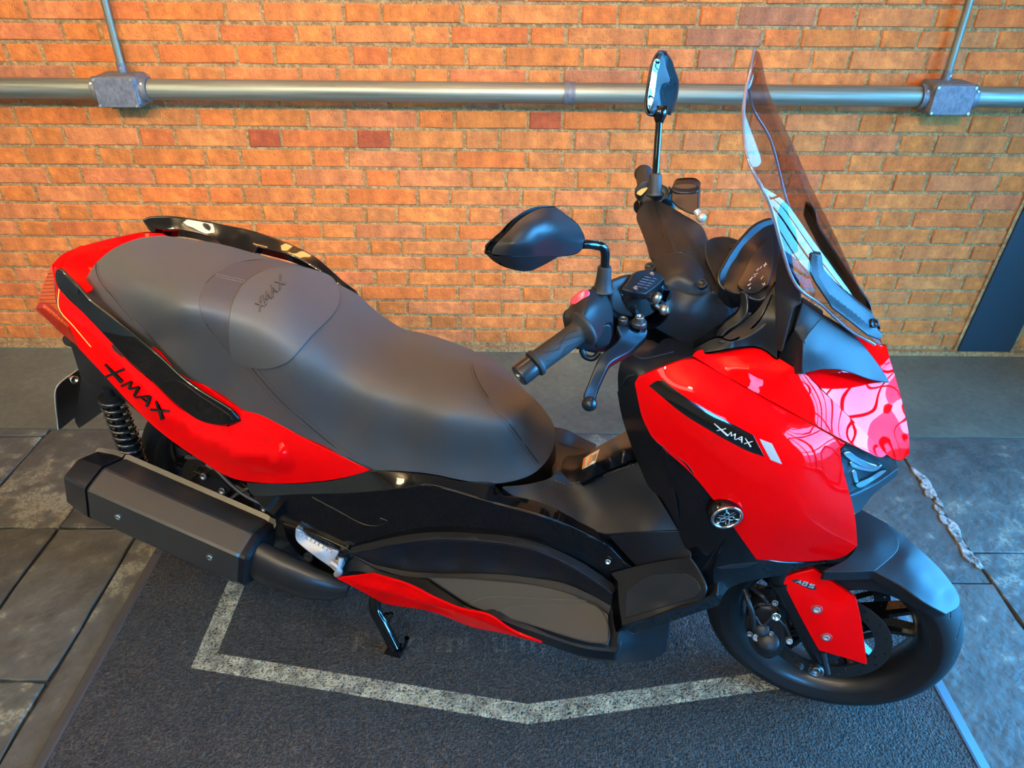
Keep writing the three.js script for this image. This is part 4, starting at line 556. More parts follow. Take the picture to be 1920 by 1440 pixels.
const fairing = panel([[1191, 719, .203, 1], [1198, 708, .2, 1], [1240, 690, .185], [1285, 675, .168], [1301, 674, .16, 1], [1380, 718, .16], [1480, 773, .152], [1585, 832, .135, 1], [1575, 842, .14, 1], [1577, 862, .14], [1583, 890, .142], [1602, 967, .135], [1607, 1024, .125, 1], [1585, 1042, .123], [1563, 1049, .125, 1], [1502, 1053, .15], [1419, 1049, .188, 1], [1348, 950, .216], [1309, 901, .218], [1288, 879, .217], [1240, 837, .21], [1221, 816, .208, 1], [1205, 783, .206]],
  [[1260, 750, .213], [1340, 800, .222], [1400, 860, .224], [1450, 930, .217], [1500, 1000, .188], [1380, 740, .186], [1470, 800, .19], [1540, 860, .176], [1560, 960, .17], [1320, 700, .178]], { soft: .02, r: .0012, t: .004 });
const fm = mesh('front_fairing', fairing.geo, red, scooter); mesh('front_fairing', mirrored(fairing.geo), red, scooter);
mesh('stripe', panel([[1217, 723, 0, 1], [1230, 715, 0], [1243, 713, 0, 1], [1262, 728, 0], [1300, 755, 0], [1350, 783, 0], [1412, 816, 0, 1], [1433, 856, 0, 1], [1402, 845, 0], [1370, 829, 0], [1330, 806, 0], [1280, 775, 0]], [], { on: fairing, lift: .0007, t: .001, r: .0003 }).geo, mPhys([.003, .003, .003], .1, { clearcoat: 1 }), fm);
mesh('stripe_tip', patch(fairing, [[1424, 823], [1447, 832], [1466, 870], [1445, 862]], .0008, { r: .0003 }), greyInk, fm);
mesh('lettering', strokes(fairing, [...word('X', 1342, 806, 22, 10, -3, -13, 1), ...word('MAX', 1364, 817, 14, 6.5, 3.5, -10, 1.06)], .0014), white, fm);
{ // round tuning-fork badge on its black boss
  const c = at(1362, 968, .226), n = V(.35, -.12, 1).normalize(), u = V(1, .28, -.32).projectOnPlane(n).normalize(), v = n.clone().cross(u), Q = (a, b, h) => c.clone().addScaledVector(u, a).addScaledVector(v, b).addScaledVector(n, h), r = .0285;
  const e = mesh('badge', turned(c.clone().addScaledVector(n, -.024), c.clone().addScaledVector(n, .002), [[0, 0], [r * 1.12, 0], [r * 1.1, .5], [r * 1.02, .95], [r * .9, 1], [0, 1]], 48), black, fm);
  mesh('badge_ring', merge([pipe([...Array(32).keys()].map((i) => Q(r * .93 * Math.cos(i / 32 * 6.2832), r * .93 * Math.sin(i / 32 * 6.2832), .003)), .0032, 96, 8, true), pipe([...Array(12).keys()].map((i) => Q(r * 1.1 * Math.cos(3.6 + i / 12 * 2.2), r * 1.1 * Math.sin(3.6 + i / 12 * 2.2), -.017)), .0014, 24, 6)]), chrome, fm);
  const forks = []; for (let k = 0; k < 3; k++) { const a0 = Math.PI / 2 + k * Math.PI * 2 / 3, D = (s, t) => Q(r * (s * Math.cos(a0) - t * Math.sin(a0)), r * (s * Math.sin(a0) + t * Math.cos(a0)), .0035);
    forks.push(rod(D(.5, 0), D(.62, 0), .0011, .0011, 8), rod(D(.6, 0), D(.72, 0), .0012, .0024, 8), rod(D(.72, 0), D(.88, 0), .0024, .0008, 8), pipe([D(.5, 0), D(.4, .13), D(.22, .13), D(.1, .1), D(-.15, .1), D(-.62, .1)], .0012, 24, 6), pipe([D(.5, 0), D(.4, -.13), D(.22, -.13), D(.1, -.1), D(-.15, -.1), D(-.62, -.1)], .0012, 24, 6)); }
  mesh('badge_emblem', merge(forks), chrome, fm);
}
const crease = [[1486, 688, .136], [1518, 708, .126], [1560, 749, .110], [1610, 799, .088], [1662, 852, .055]];
const hoodSide = panel([[1300, 667, .158, 1], [1309, 659, .145], [1421, 649, .115, 1], [1460, 672, .128, 1], [...crease[0], 1], crease[1], crease[2], crease[3], [...crease[4], 1], [1654, 857, .075], [1587, 828, .137, 1], [1480, 770, .157], [1380, 715, .16]], [[1400, 690, .152]], { soft: .001, r: .0008, t: .004 });
const hoodTop = panel([[...crease[0], 1], crease[1], crease[2], crease[3], [...crease[4], 1], [1676, 861, .035], [1690, 863, .016], [1705, 851, 0, 1], [1704, 815, -.008], [1690, 747, -.03], [1661, 648, -.05, 1], [1650, 647, -.055], [1602, 630, -.06, 1], [1560, 612, -.05], [1510, 640, .03], [1484, 668, .10]], [[1600, 740, .062], [1650, 780, .036], [1676, 820, .02], [1640, 700, .0]], { soft: .001, r: .0008, t: .004 });
const hood = { geo: merge([hoodSide.geo, hoodTop.geo]) };
mesh('hood', hood.geo, red, scooter);
{
  const bed = panel([[1576, 846, .125, 1], [1587, 836, .12], [1650, 860, .055], [1668, 866, .03, 1], [1664, 880, .03], [1634, 908, .055], [1597, 929, .115], [1590, 921, .125, 1], [1583, 890, .13]], [[1620, 880, .07]], { r: .001, t: .03 });
  const h = mesh('headlight', bed.geo, mPhys([.006, .006, .007], .35, { specularIntensity: .3 }), scooter); mesh('headlight', mirrored(bed.geo), mPlain([.02, .02, .022], .3), scooter);
  const rf = (p, l) => panel(p.map((q) => [...q, 0]), [], { on: bed, lift: l, t: l, r: .0015 }).geo;
  mesh('reflector', merge([rf([[1579, 848], [1588, 845], [1604, 856], [1626, 866], [1640, 871], [1630, 875], [1606, 868], [1588, 858]], .006), rf([[1592, 866], [1606, 872], [1632, 877], [1650, 871], [1640, 880], [1612, 879], [1594, 872]], .004), rf([[1600, 908], [1606, 913], [1636, 897], [1658, 879], [1648, 880], [1626, 894]], .005), rf([[1596, 882], [1600, 882], [1606, 902], [1612, 908], [1606, 909], [1599, 899]], .004)]), chrome, h);
  const lens = panel([[1575, 845, .140, 1], [1587, 833, .134], [1654, 857, .075], [1684, 860, .016, 1], [1682, 878, .014], [1637, 911, .07], [1597, 931, .132], [1590, 922, .139, 1], [1583, 890, .142]], [[1625, 880, .105]], { r: .001, t: .004 });
  mesh('lens', lens.geo, mPhys([.92, .95, 1], .02, { transmission: 1, specularIntensity: .5 }), h); 
  mesh('chin', panel([[1595, 931, .13, 1], [1637, 912, .07], [1684, 880, .01, 1], [1682, 890, .005], [1640, 925, .055], [1612, 960, .09, 1], [1602, 960, .11]], [], { r: .002, t: .06 }).geo, matte, h);
  const core = new THREE.Shape(); [[-.32, .88], [-.20, .86], [-.10, .77], [-.10, .70], [-.15, .60], [-.3, .62]].forEach((p, i) => i ? core.lineTo(...p) : core.moveTo(...p)); const cg = new THREE.ExtrudeGeometry(core, { depth: .08, bevelEnabled: true, bevelSize: .01, bevelThickness: .01, bevelSegments: 1 }); cg.translate(0, 0, -.04); mesh('lamp_housing', cg, dark, h);
}
// ---------------------------------------------------------------- windscreen, its base and the instruments
{
  const v1 = [1506, 569, .118, 1], v2 = [1544, 593, .088, 1], v3 = [1516, 627, .128, 1], v4 = [1507, 641, .140, 1], v5 = [1491, 618, .124, 1], v6 = [1504, 700, .150, 1], v7 = [1475, 699, .128, 1], v8 = [1460, 667, .108, 1], v9 = [1563, 689, .11];
  const base = [panel([v1, v2, v3, v4, v5], [], { smooth: false, r: .0015, t: .02 }), panel([v5, v4, v6, v7, [1462, 677, .11, 1], v8], [], { smooth: false, r: .0015, t: .02 }), panel([v2, [1591, 622, .052], [1624, 655, .026], [1650, 689, .01], [1667, 716, 0, 1], [1635, 711, .052], [1580, 693, .10], [1542, 691, .125, 1], v6, v4, v3], [[1560, 645, .098], [1530, 660, .134], [1600, 680, .074]], { r: .0015, t: .006 })];
  mesh('screen_base', merge(base.map((p) => p.geo)), grainy, scooter);
  mesh('screen_mount', panel([[1459, 500, .10, 1], [1498, 560, .105, 1], [1516, 600, .10], [1508, 650, .115], [1498, 680, .12, 1], [1464, 664, .10, 1], [1457, 622, .095]], [], { r: .001, t: .02 }).geo, dark, scooter);
  const up = panel([[1466, 472, .12, 1], [1474, 474, .125, 1], [1482, 515, .13], [1495, 541, .13], [1499, 568, .125, 1], [1487, 576, .13], [1463, 657, .14, 1], [1457, 655, .13, 1], [1456, 622, .125], [1458, 506, .118]], [], { r: .003, t: .02 });
  mesh('screen_stay', up.geo, grainy, scooter); mesh('screen_stay', mirrored(up.geo), grainy, scooter);
  // curved screen: one half from the near edge to the middle, mirrored for the other half
  const mid = [[1414, 93], [1423, 98], [1440, 167], [1466, 228], [1497, 296], [1521, 352], [1568, 447], [1602, 520], [1632, 586], [1655, 646]].map(([x, y]) => at(x, y, -.004));
  const edge = [[1414, 93, -.003], [1406, 136, .058], [1397, 177, .095], [1394, 235, .135], [1404, 303, .168], [1440, 375, .182], [1490, 530, .165], [1541, 572, .115], [1592, 618, .065], [1640, 646, .02]].map(([x, y, w]) => at(x, y, w));
  mid[0].z = edge[0].z = 0; const cm = new THREE.CatmullRomCurve3(mid.map((p) => V(p.x, p.y, 0)), false, 'centripetal'), ce = new THREE.CatmullRomCurve3(edge, false, 'centripetal');
  const rows = 60, cols = 28, pt = (s, t) => { const a = cm.getPoint(s), b = ce.getPoint(s), k = Math.abs(t), q = k * k * .8 + k * .0 + .2 * k * k * k; return V(a.x + (b.x - a.x) * q, a.y + (b.y - a.y) * q, b.z * t); };
  const solid = (s0, s1) => { const P = [], I = [], U = []; const n = cols * 2 + 1; for (let i = 0; i <= rows; i++) for (let j = -cols; j <= cols; j++) { const p = pt(s0 + (s1 - s0) * i / rows, j / cols); P.push(p.x, p.y, p.z); U.push(p.z, p.y); }
    for (let i = 0; i < rows; i++) for (let j = 0; j < n - 1; j++) { const a = i * n + j; I.push(a, a + n, a + 1, a + 1, a + n, a + n + 1); } const g = new THREE.BufferGeometry(); g.setAttribute('position', new THREE.Float32BufferAttribute(P, 3)); g.setAttribute('uv', new THREE.Float32BufferAttribute(U, 2)); g.setIndex(I); g.computeVertexNormals(); return g; };
  const ws = mesh('windscreen', solid(0, 1), new THREE.MeshPhysicalMaterial({ color: new THREE.Color().setRGB(.66, .57, .60), roughness: .02, transmission: 1, thickness: 0, ior: 1.5, specularIntensity: .4, side: THREE.DoubleSide }), scooter);
  const rim = []; for (let i = 0; i <= 60; i++) rim.push(pt(i / 60, 1)); const rim2 = rim.map((p) => V(p.x, p.y, -p.z));
  mesh('screen_edge', merge([pipe(rim, .0026, 160, 8), pipe(rim2, .0026, 160, 8)]), mPhys([.28, .27, .34], .05, { transmission: .6, thickness: .004, clearcoat: 1 }), ws);
  const brk = [[1523, 477], [1541, 480], [1544, 506], [1567, 533], [1604, 566], [1637, 592], [1642, 613], [1655, 629], [1650, 635], [1628, 627], [1594, 600], [1562, 576], [1530, 528], [1519, 506]];
  const bw = [.115, .10, .098, .085, .052, .016, .008, .006, .014, .038, .07, .10, .122, .124];
  const bk = panel(brk.map(([x, y], i) => [x, y, bw[i] + .012, 1]), [], { smooth: false, r: .002, t: .012, ridge: [{ line: [[1532, 478], [1535, 512], [1552, 548], [1600, 585], [1648, 625]], h: .006, px: 14 }] });
  mesh('screen_clip', bk.geo, grainy, ws); mesh('screen_clip', mirrored(bk.geo), grainy, ws);
  mesh('bolt', bolt(at(1638, 606, .036), V(.4, .5, 1), .008, .004), satin, ws);
}
{
  const pod = panel([[1352, 529, .065], [1353, 512, .055], [1359, 500, .04], [1372, 478, .015], [1388, 456, -.01], [1400, 442, -.03], [1414, 428, -.05], [1432, 418, -.065], [1446, 413, -.075, 1], [1452, 425, -.07, 1], [1458, 460, -.03], [1458, 500, .02], [1452, 540, .07, 1], [1425, 560, .085], [1390, 548, .085, 1], [1368, 543, .08]], [[1390, 490, .02], [1420, 470, .0]], { r: .004, t: .05, dir: [.6, -.6, 0] });
  const d = mesh('dashboard', pod.geo, satin, scooter);
  const hoodRim = panel([[1351, 530, .07], [1352, 511, .06], [1359, 499, .045], [1372, 476, .02], [1388, 454, -.005], [1400, 440, -.025], [1414, 426, -.045], [1432, 416, -.062], [1447, 412, -.072, 1], [1448, 424, -.07, 1], [1434, 434, -.055], [1414, 448, -.03], [1394, 474, .0], [1378, 502, .03], [1374, 525, .055], [1380, 541, .07, 1], [1366, 544, .075]], [], { r: .004, t: .03, dir: [.3, -.9, 0] });
  mesh('visor', hoodRim.geo, satin, d);
  const face = panel([[1384, 538, .075], [1394, 515, .05], [1414, 480, .01], [1436, 455, -.02], [1446, 450, -.03, 1], [1446, 500, .02], [1438, 538, .06, 1], [1410, 552, .08]], [], { on: pod, lift: .006, t: .004, r: .001 });
  mesh('display', face.geo, mPhys([.006, .007, .008], .3), d);
  mesh('gauge_marks', merge([[1400, 540, 1406, 536], [1402, 546, 1405, 543], [1412, 520, 1420, 517], [1416, 521, 1413, 524], [1424, 508, 1427, 504], [1430, 502, 1436, 500], [1432, 505, 1434, 497], [1430, 540, 1434, 534], [1428, 536, 1435, 538], [1404, 531, 1410, 524], [1418, 512, 1422, 508], [1426, 528, 1430, 522]].map(([a, b, c, e]) => strokes(face, [[a, b, c, e, 1.3, .9]], .0008, 3))), mPlain([.5, .48, .46], .5), d);
  const sur = panel([[1325, 455, -.05, 1], [1340, 447, -.075], [1362, 445, -.09], [1390, 453, -.095, 1], [1360, 500, -.02], [1352, 520, .02], [1354, 545, .05, 1], [1335, 505, .0], [1326, 480, -.03]], [], { r: .003, t: .05, dir: [.4, -.9, 0] });
  mesh('surround', sur.geo, matte, d); mesh('screw', bolt(at(1375, 463, -.055), V(-.3, 1, .3), .007, .002), satin, d);
  const wing = panel([[1389, 548, .09, 1], [1396, 552, .095], [1398, 585, .11], [1386, 602, .115], [1362, 618, .12], [1348, 632, .125, 1], [1344, 628, .12], [1360, 606, .112], [1382, 588, .105], [1389, 572, .098]], [], { r: .003, t: .012 });
  mesh('lip', wing.geo, satin, d);
  const well = panel([[1452, 538, .08, 1], [1446, 560, .095], [1420, 608, .12], [1372, 640, .14], [1345, 634, .13], [1296, 656, .13, 1], [1310, 661, .14], [1421, 650, .125], [1457, 672, .135, 1], [1459, 600, .12]], [[1400, 640, .13]], { r: .003, t: .05 });
  mesh('well', well.geo, satin, d); 
  const ramp = panel([[1400, 600, .106], [1418, 585, .1], [1451, 540, .085, 1], [1453, 572, .1], [1440, 598, .115], [1424, 615, .125], [1385, 636, .135], [1350, 640, .138, 1], [1372, 622, .122]], [], { r: .003, t: .01 });
  mesh('ramp', ramp.geo, matte, d);
  const inner = panel([[1161, 735, .175, 1], [1160, 705, .185], [1165, 680, .18], [1180, 655, .16], [1205, 630, .12], [1240, 622, .10], [1300, 640, .10, 1], [1310, 660, .14], [1285, 671, .16], [1240, 688, .178], [1195, 715, .198, 1]], [[1210, 665, .16]], { r: .003, t: .05 });
  const innerM = mesh('inner_panel', inner.geo, satin, scooter);
  for (const [q, r] of [[[[1178, 660], [1200, 672], [1230, 668], [1262, 660]], .0015], [[[1166, 722], [1178, 706], [1192, 702]], .003]]) mesh('panel_seam', seam(inner, q, r), dark, innerM);
}
// ---------------------------------------------------------------- handlebar, controls, mirrors
{
  const arm = panel([[1212, 376, -.26, 1], [1236, 378, -.26], [1263, 391, -.23], [1283, 403, -.215], [1316, 426, -.15], [1325, 450, -.11], [1324, 485, -.06], [1338, 515, 0], [1355, 542, .05, 1], [1340, 545, .06], [1325, 520, .045], [1304, 492, .03], [1275, 476, .015], [1254, 477, .01, 1], [1238, 482, .01], [1224, 480, -.01], [1216, 455, -.06], [1206, 425, -.13], [1198, 400, -.2]], [[1250, 420, -.12], [1280, 450, -.05], [1240, 400, -.2], [1300, 450, -.06]], { r: .006, t: .05, dir: [.5, -.8, -.2], ridge: [{ line: [[1228, 384], [1250, 440], [1262, 474]], h: .006, px: 8 }, { line: [[1262, 395], [1300, 450], [1322, 500]], h: .008, px: 14 }] });
  const hb = mesh('handlebar_cover', arm.geo, matte, scooter);
  mesh('inset', panel([[1229, 388, 0, 1], [1240, 393, 0], [1268, 425, 0], [1296, 472, 0, 1], [1276, 473, 0], [1254, 474, 0, 1]], [], { on: arm, lift: .0015, t: .003, r: .002 }).geo, satin, hb);
  const dome = panel([[1226, 489, .04, 1], [1240, 480, .03], [1262, 474, .025], [1285, 477, .03], [1305, 489, .04], [1321, 512, .055], [1332, 535, .07], [1330, 550, .085], [1316, 556, .095], [1290, 551, .1], [1266, 543, .1], [1243, 534, .1], [1228, 520, .08]], [[1275, 510, .085], [1305, 530, .092], [1250, 505, .075]], { r: .006, t: .05, dir: [.3, -1, 0] });
  mesh('centre_dome', dome.geo, matte, hb);
  const low = panel([[1150, 530, .21, 1], [1184, 520, .18], [1243, 532, .115], [1266, 545, .11], [1316, 558, .105], [1330, 552, .095], [1345, 563, .08], [1366, 580, .07, 1], [1358, 596, .075], [1335, 620, .09], [1300, 642, .10], [1250, 625, .12], [1209, 598, .16], [1195, 594, .175], [1170, 588, .2], [1152, 578, .215]], [[1220, 565, .165], [1290, 590, .125]], { r: .005, t: .06, dir: [.4, -.8, -.3] });
  mesh('lower_cover', low.geo, matte, hb);
  for (const [x, y, w] of [[1316, 533, .098], [1219, 502, .07]]) mesh('screw', bolt(at(x, y, w), V(-.2, .7, .7), .009, .005), satin, hb);
  // right-hand controls
  const sw = panel([[1070, 578, .275], [1082, 562, .26], [1112, 545, .24], [1134, 553, .225], [1147, 577, .222], [1148, 612, .226], [1142, 640, .232], [1126, 657, .25], [1100, 655, .27], [1080, 648, .285], [1062, 610, .29], [1061, 588, .285]], [[1110, 590, .278], [1125, 625, .26], [1095, 572, .278], [1085, 600, .296], [1125, 575, .256], [1100, 630, .285]], { r: .008, t: .05, dir: [.3, -.5, -1], back: true });
  const sh = mesh('switch_housing', sw.geo, matte, hb);
  mesh('switch_box', merge([panel([[1120, 620, .26], [1142, 612, .245], [1144, 636, .245], [1140, 645, .248], [1122, 650, .26]], [], { r: .003, t: .03 }).geo, pipe([at(1090, 655, .27), at(1097, 668, .272), at(1112, 672, .27), at(1124, 660, .262)], .005)]), satin, sh);
  mesh('stop_switch', panel([[1072, 562, .262, 1], [1077, 557, .262], [1096, 546, .255], [1103, 548, .252], [1101, 554, .256], [1078, 567, .268], [1072, 566, .268]], [], { r: .003, t: .02, dir: [.3, -1, -.3] }).geo, mPhys([.75, .03, .06], .3), sh);
  const G0 = at(1099, 612, .30), G1 = at(1000, 684, .372), G2 = at(972, 706, .392);
  const grip = mesh('handlebar_grip', merge([turned(G0, G1, [[.0, 0], [.026, 0], [.029, .03], [.029, .09], [.0185, .13], [.0175, .2], [.0178, .9], [.0205, .92], [.0215, .945], [.0205, .96], [.0215, .98], [.019, 1], [0, 1]], 40)]), rubber, hb);
  mesh('bar_end', turned(G1, G2, [[0, 0], [.0135, 0], [.0175, .06], [.0175, .9], [.0160, 1], [.007, 1], [.0065, .9], [0, .9]], 40), mPlain([.05, .055, .06], .28, { metalness: .7 }), grip);
  mesh('end_screw', bolt(G2, G2.clone().sub(G1), .006, .002), chrome, grip);
  { const ax = G1.clone().sub(G0).normalize(), e1 = eye.clone().sub(G0).projectOnPlane(ax).normalize(), e2 = ax.clone().cross(e1), L = G0.distanceTo(G1), P = (s, a) => G0.clone().addScaledVector(ax, s * L).addScaledVector(e1, .0178 * Math.cos(a)).addScaledVector(e2, .0178 * Math.sin(a));
    mesh('grip_groove', merge([[[.18, -.5], [.42, .1], [.5, .25], [.58, -.2], [.8, .3]], [[.22, .2], [.36, .5], [.5, .1], [.7, .7]], [[.2, -.9], [.5, -.5], [.6, -.9], [.85, -.4]]].map((q) => pipe(q.map((p) => P(...p)), .0009, 40, 5))), dark, grip); }
  // brake fluid reservoirs
  const res = panel([[1168, 552, .205], [1171, 541, .2], [1192, 514, .17], [1221, 510, .15], [1243, 523, .145], [1242, 548, .15], [1236, 575, .16], [1204, 594, .185], [1190, 585, .195]], [[1205, 550, .19]], { r: .004, t: .045, dir: [.3, -.7, -.5], back: true });
  const rv = mesh('brake_reservoir', res.geo, black, hb);
  const lid = panel([[1169, 541, .208, 1], [1180, 528, .195], [1192, 513, .18], [1218, 507, .158, 1], [1233, 513, .153], [1244, 522, .152, 1], [1230, 535, .17], [1210, 549, .196, 1], [1190, 546, .205]], [[1205, 528, .182]], { r: .003, t: .008, dir: [.2, -1, -.2] });
  mesh('lid', lid.geo, satin, rv);
  mesh('cap_print', merge([0, 1, 2, 3, 4].map((i) => strokes(lid, [[1191 + i * 4.2, 536 - i * 4.4, 1204 + i * 4.2, 539 - i * 4.4, 1.4, 1.4], [1206 + i * 4.2, 539.5 - i * 4.4, 1214 + i * 4.2, 541 - i * 4.4, 1.4, 1.4]], .0006, 3))), mPlain([.09, .09, .12], .5), rv);
  mesh('screw', merge([bolt(at(1191, 540, .21), V(0, 1, .2), .004, .001), bolt(at(1222, 513, .172), V(0, 1, .2), .004, .001)]), steel, rv);
  mesh('hose_fitting', merge([turned(at(1226, 566, .168), at(1236, 558, .16).add(V(0, .01, .01)), [[0, 0], [.007, 0], [.008, .5], [.006, 1], [0, 1]]), turned(at(1240, 581, .165), at(1254, 580, .168), [[0, 0], [.009, 0], [.0095, .5], [.007, .52], [.007, 1], [0, 1]]), rod(at(1228, 570, .165), at(1246, 585, .165), .004)]), mPlain([.35, .33, .28], .3, { metalness: .9 }), rv);
  // right brake lever
  const lev = panel([[1161, 612, .215], [1172, 606, .2], [1195, 603, .185], [1210, 612, .175], [1212, 626, .18], [1200, 640, .2], [1180, 657, .235], [1160, 668, .262], [1142, 680, .283], [1131, 700, .296], [1118, 730, .312], [1110, 750, .322], [1098, 746, .322], [1106, 722, .312], [1118, 692, .296], [1128, 670, .28], [1144, 656, .262], [1160, 642, .235], [1166, 630, .222]], [], { r: .003, t: .008, dir: [0, -1, -.2], back: true });
  const lv = mesh('brake_lever', lev.geo, mPhys([.03, .035, .042], .3, { metalness: .7 }), hb);
  const ball = new THREE.SphereGeometry(.0125, 28, 20); const bc = at(1105, 757, .322); ball.translate(bc.x, bc.y, bc.z); mesh('lever_ball', ball, mPhys([.03, .035, .042], .3, { metalness: .7 }), lv);
  mesh('pivot_bolt', merge([bolt(at(1198, 606, .205), V(0, 1, .1), .0125, .004), bolt(at(1198, 604, .206), V(0, 1, .1), .008, .012), bolt(at(1168, 602, .205), V(0, 1, .1), .008, .006), panel([[1182, 607, .2], [1192, 613, .2], [1210, 616, .19], [1212, 604, .18], [1200, 598, .18]], [], { r: .001, t: .006, dir: [0, -1, 0] }).geo]), steel, lv);
  // left-hand side
  const H0 = at(1213, 362, -.285), H1 = at(1206, 322, -.40);
  const gl = mesh('handlebar_grip', turned(H0, H1, [[0, 0], [.024, 0], [.026, .05], [.018, .2], [.0175, .85], [.021, .9], [.0175, .93], [.0172, .99], [.015, 1], [0, 1]], 36), rubber, hb);
  const swl = panel([[1196, 385, -.27], [1198, 368, -.275], [1210, 355, -.28], [1235, 345, -.285], [1252, 352, -.285], [1254, 362, -.28], [1240, 378, -.265], [1215, 395, -.25], [1204, 402, -.245], [1200, 400, -.24]], [], { r: .006, t: .04, dir: [.3, -.6, .3], dome: [.004, 10], back: true });
  const sl = mesh('switch_housing', swl.geo, matte, hb);
  mesh('switch_button', merge([panel([[1190, 380, -.25], [1196, 376, -.25], [1199, 395, -.23], [1196, 400, -.23], [1189, 392, -.24]], [], { r: .002, t: .02 }).geo, panel([[1194, 362, -.27], [1205, 353, -.28], [1214, 352, -.28], [1201, 366, -.265]], [], { r: .002, t: .02 }).geo]), black, sl);
  const rl = panel([[1262, 352, -.25, 1], [1265, 348, -.255], [1300, 346, -.265], [1308, 352, -.26, 1], [1307, 400, -.2, 1], [1295, 397, -.2], [1272, 385, -.21], [1261, 374, -.225, 1]], [], { r: .003, t: .045, back: true });
  const rlm = mesh('brake_reservoir', rl.geo, satin, hb); mesh('lid', panel([[1261, 353, -.245], [1266, 347, -.26], [1298, 345, -.27], [1309, 350, -.262], [1306, 357, -.25], [1270, 358, -.24]], [], { r: .003, t: .008, dir: [0, -1, 0] }).geo, satin, rlm);
  mesh('hose_fitting', merge([turned(at(1310, 405, -.19), at(1321, 412, -.185), [[0, 0], [.009, 0], [.01, .6], [.007, 1], [0, 1]]), rod(at(1305, 395, -.2), at(1315, 412, -.19), .007)]), alloy, rlm);
  const lb = new THREE.SphereGeometry(.0105, 22, 16), lc = at(1304, 347, -.32); lb.translate(lc.x, lc.y, lc.z); const ll = mesh('brake_lever', merge([lb, pipe([lc, at(1300, 356, -.30), at(1290, 372, -.24)], .006)]), satin, hb);
  // mirrors
  const shell = panel([[1097, 452, .25], [1090, 432, .262], [1080, 418, .275], [1063, 405, .295], [1041, 388, .315, 1], [1012, 391, .34], [976, 411, .372], [951, 436, .392], [925, 464, .408], [921, 476, .41, 1], [940, 479, .412], [975, 480, .395], [1010, 480, .36], [1046, 481, .318, 1], [1086, 472, .268]], [[1000, 440, .388], [960, 455, .412], [1040, 425, .352], [1060, 450, .318], [1000, 465, .388], [1030, 462, .352]], { r: .003, t: .012, dir: [-.8, -.1, -.3], back: .02 });
  const chin = panel([[921, 477, .408, 1], [940, 480, .410], [975, 481, .393], [1010, 481, .358], [1046, 482, .316, 1], [1018, 498, .320], [993, 508, .338], [967, 506, .362], [937, 492, .39]], [], { r: .003, t: .012, dir: [-.8, -.1, -.3], back: true });
  const mr = mesh('mirror', merge([shell.geo, chin.geo]), mPhys([.012, .0125, .0145], .4, { specularIntensity: .7 }), hb);
  mesh('stem', pipe([at(1092, 458, .252), at(1104, 458, .245), at(1118, 460, .236), at(1129, 463, .23), at(1134, 472, .226), at(1134, 500, .222)], .0072, 40, 14), black, mr);
  mesh('boot', turned(at(1130, 545, .222), at(1134, 499, .222), [[0, 0], [.0185, 0], [.0185, .06], [.0145, .12], [.012, .5], [.0108, .95], [.009, 1], [0, 1]], 30), rubber, mr);
  const ml = mesh('mirror', panel([[1240, 97, -.31], [1250, 108, -.318], [1258, 130, -.325], [1265, 152, -.33], [1263, 176, -.335], [1258, 195, -.33], [1251, 211, -.315], [1238, 208, -.29], [1222, 215, -.275], [1215, 211, -.27], [1212, 196, -.275], [1214, 175, -.28], [1218, 150, -.285], [1225, 118, -.295], [1232, 104, -.302]], [], { r: .003, t: .014, dir: [.6, -.2, -.6], back: .01, dome: [.010, 12] }).geo, matte, hb);
  mesh('glass', panel([[1230, 112, -.284], [1237, 114, -.292], [1232, 140, -.29], [1224, 190, -.272], [1217, 203, -.262], [1215, 190, -.262], [1220, 155, -.268]], [], { r: .001, t: .004 }).geo, mPlain([.9, .9, .9], .02, { metalness: 1 }), ml);
  mesh('stem', merge([turned(at(1238, 200, -.295), at(1236, 232, -.285), [[0, 0], [.018, 0], [.014, .5], [.0075, 1], [0, 1]], 24), rod(at(1236, 228, -.285), at(1229, 326, -.255), .0072)]), black, ml);
  mesh('boot', turned(at(1228, 366, -.25), at(1229, 324, -.255), [[0, 0], [.019, 0], [.018, .08], [.0145, .15], [.013, .9], [.009, 1], [0, 1]], 28), rubber, ml);
}
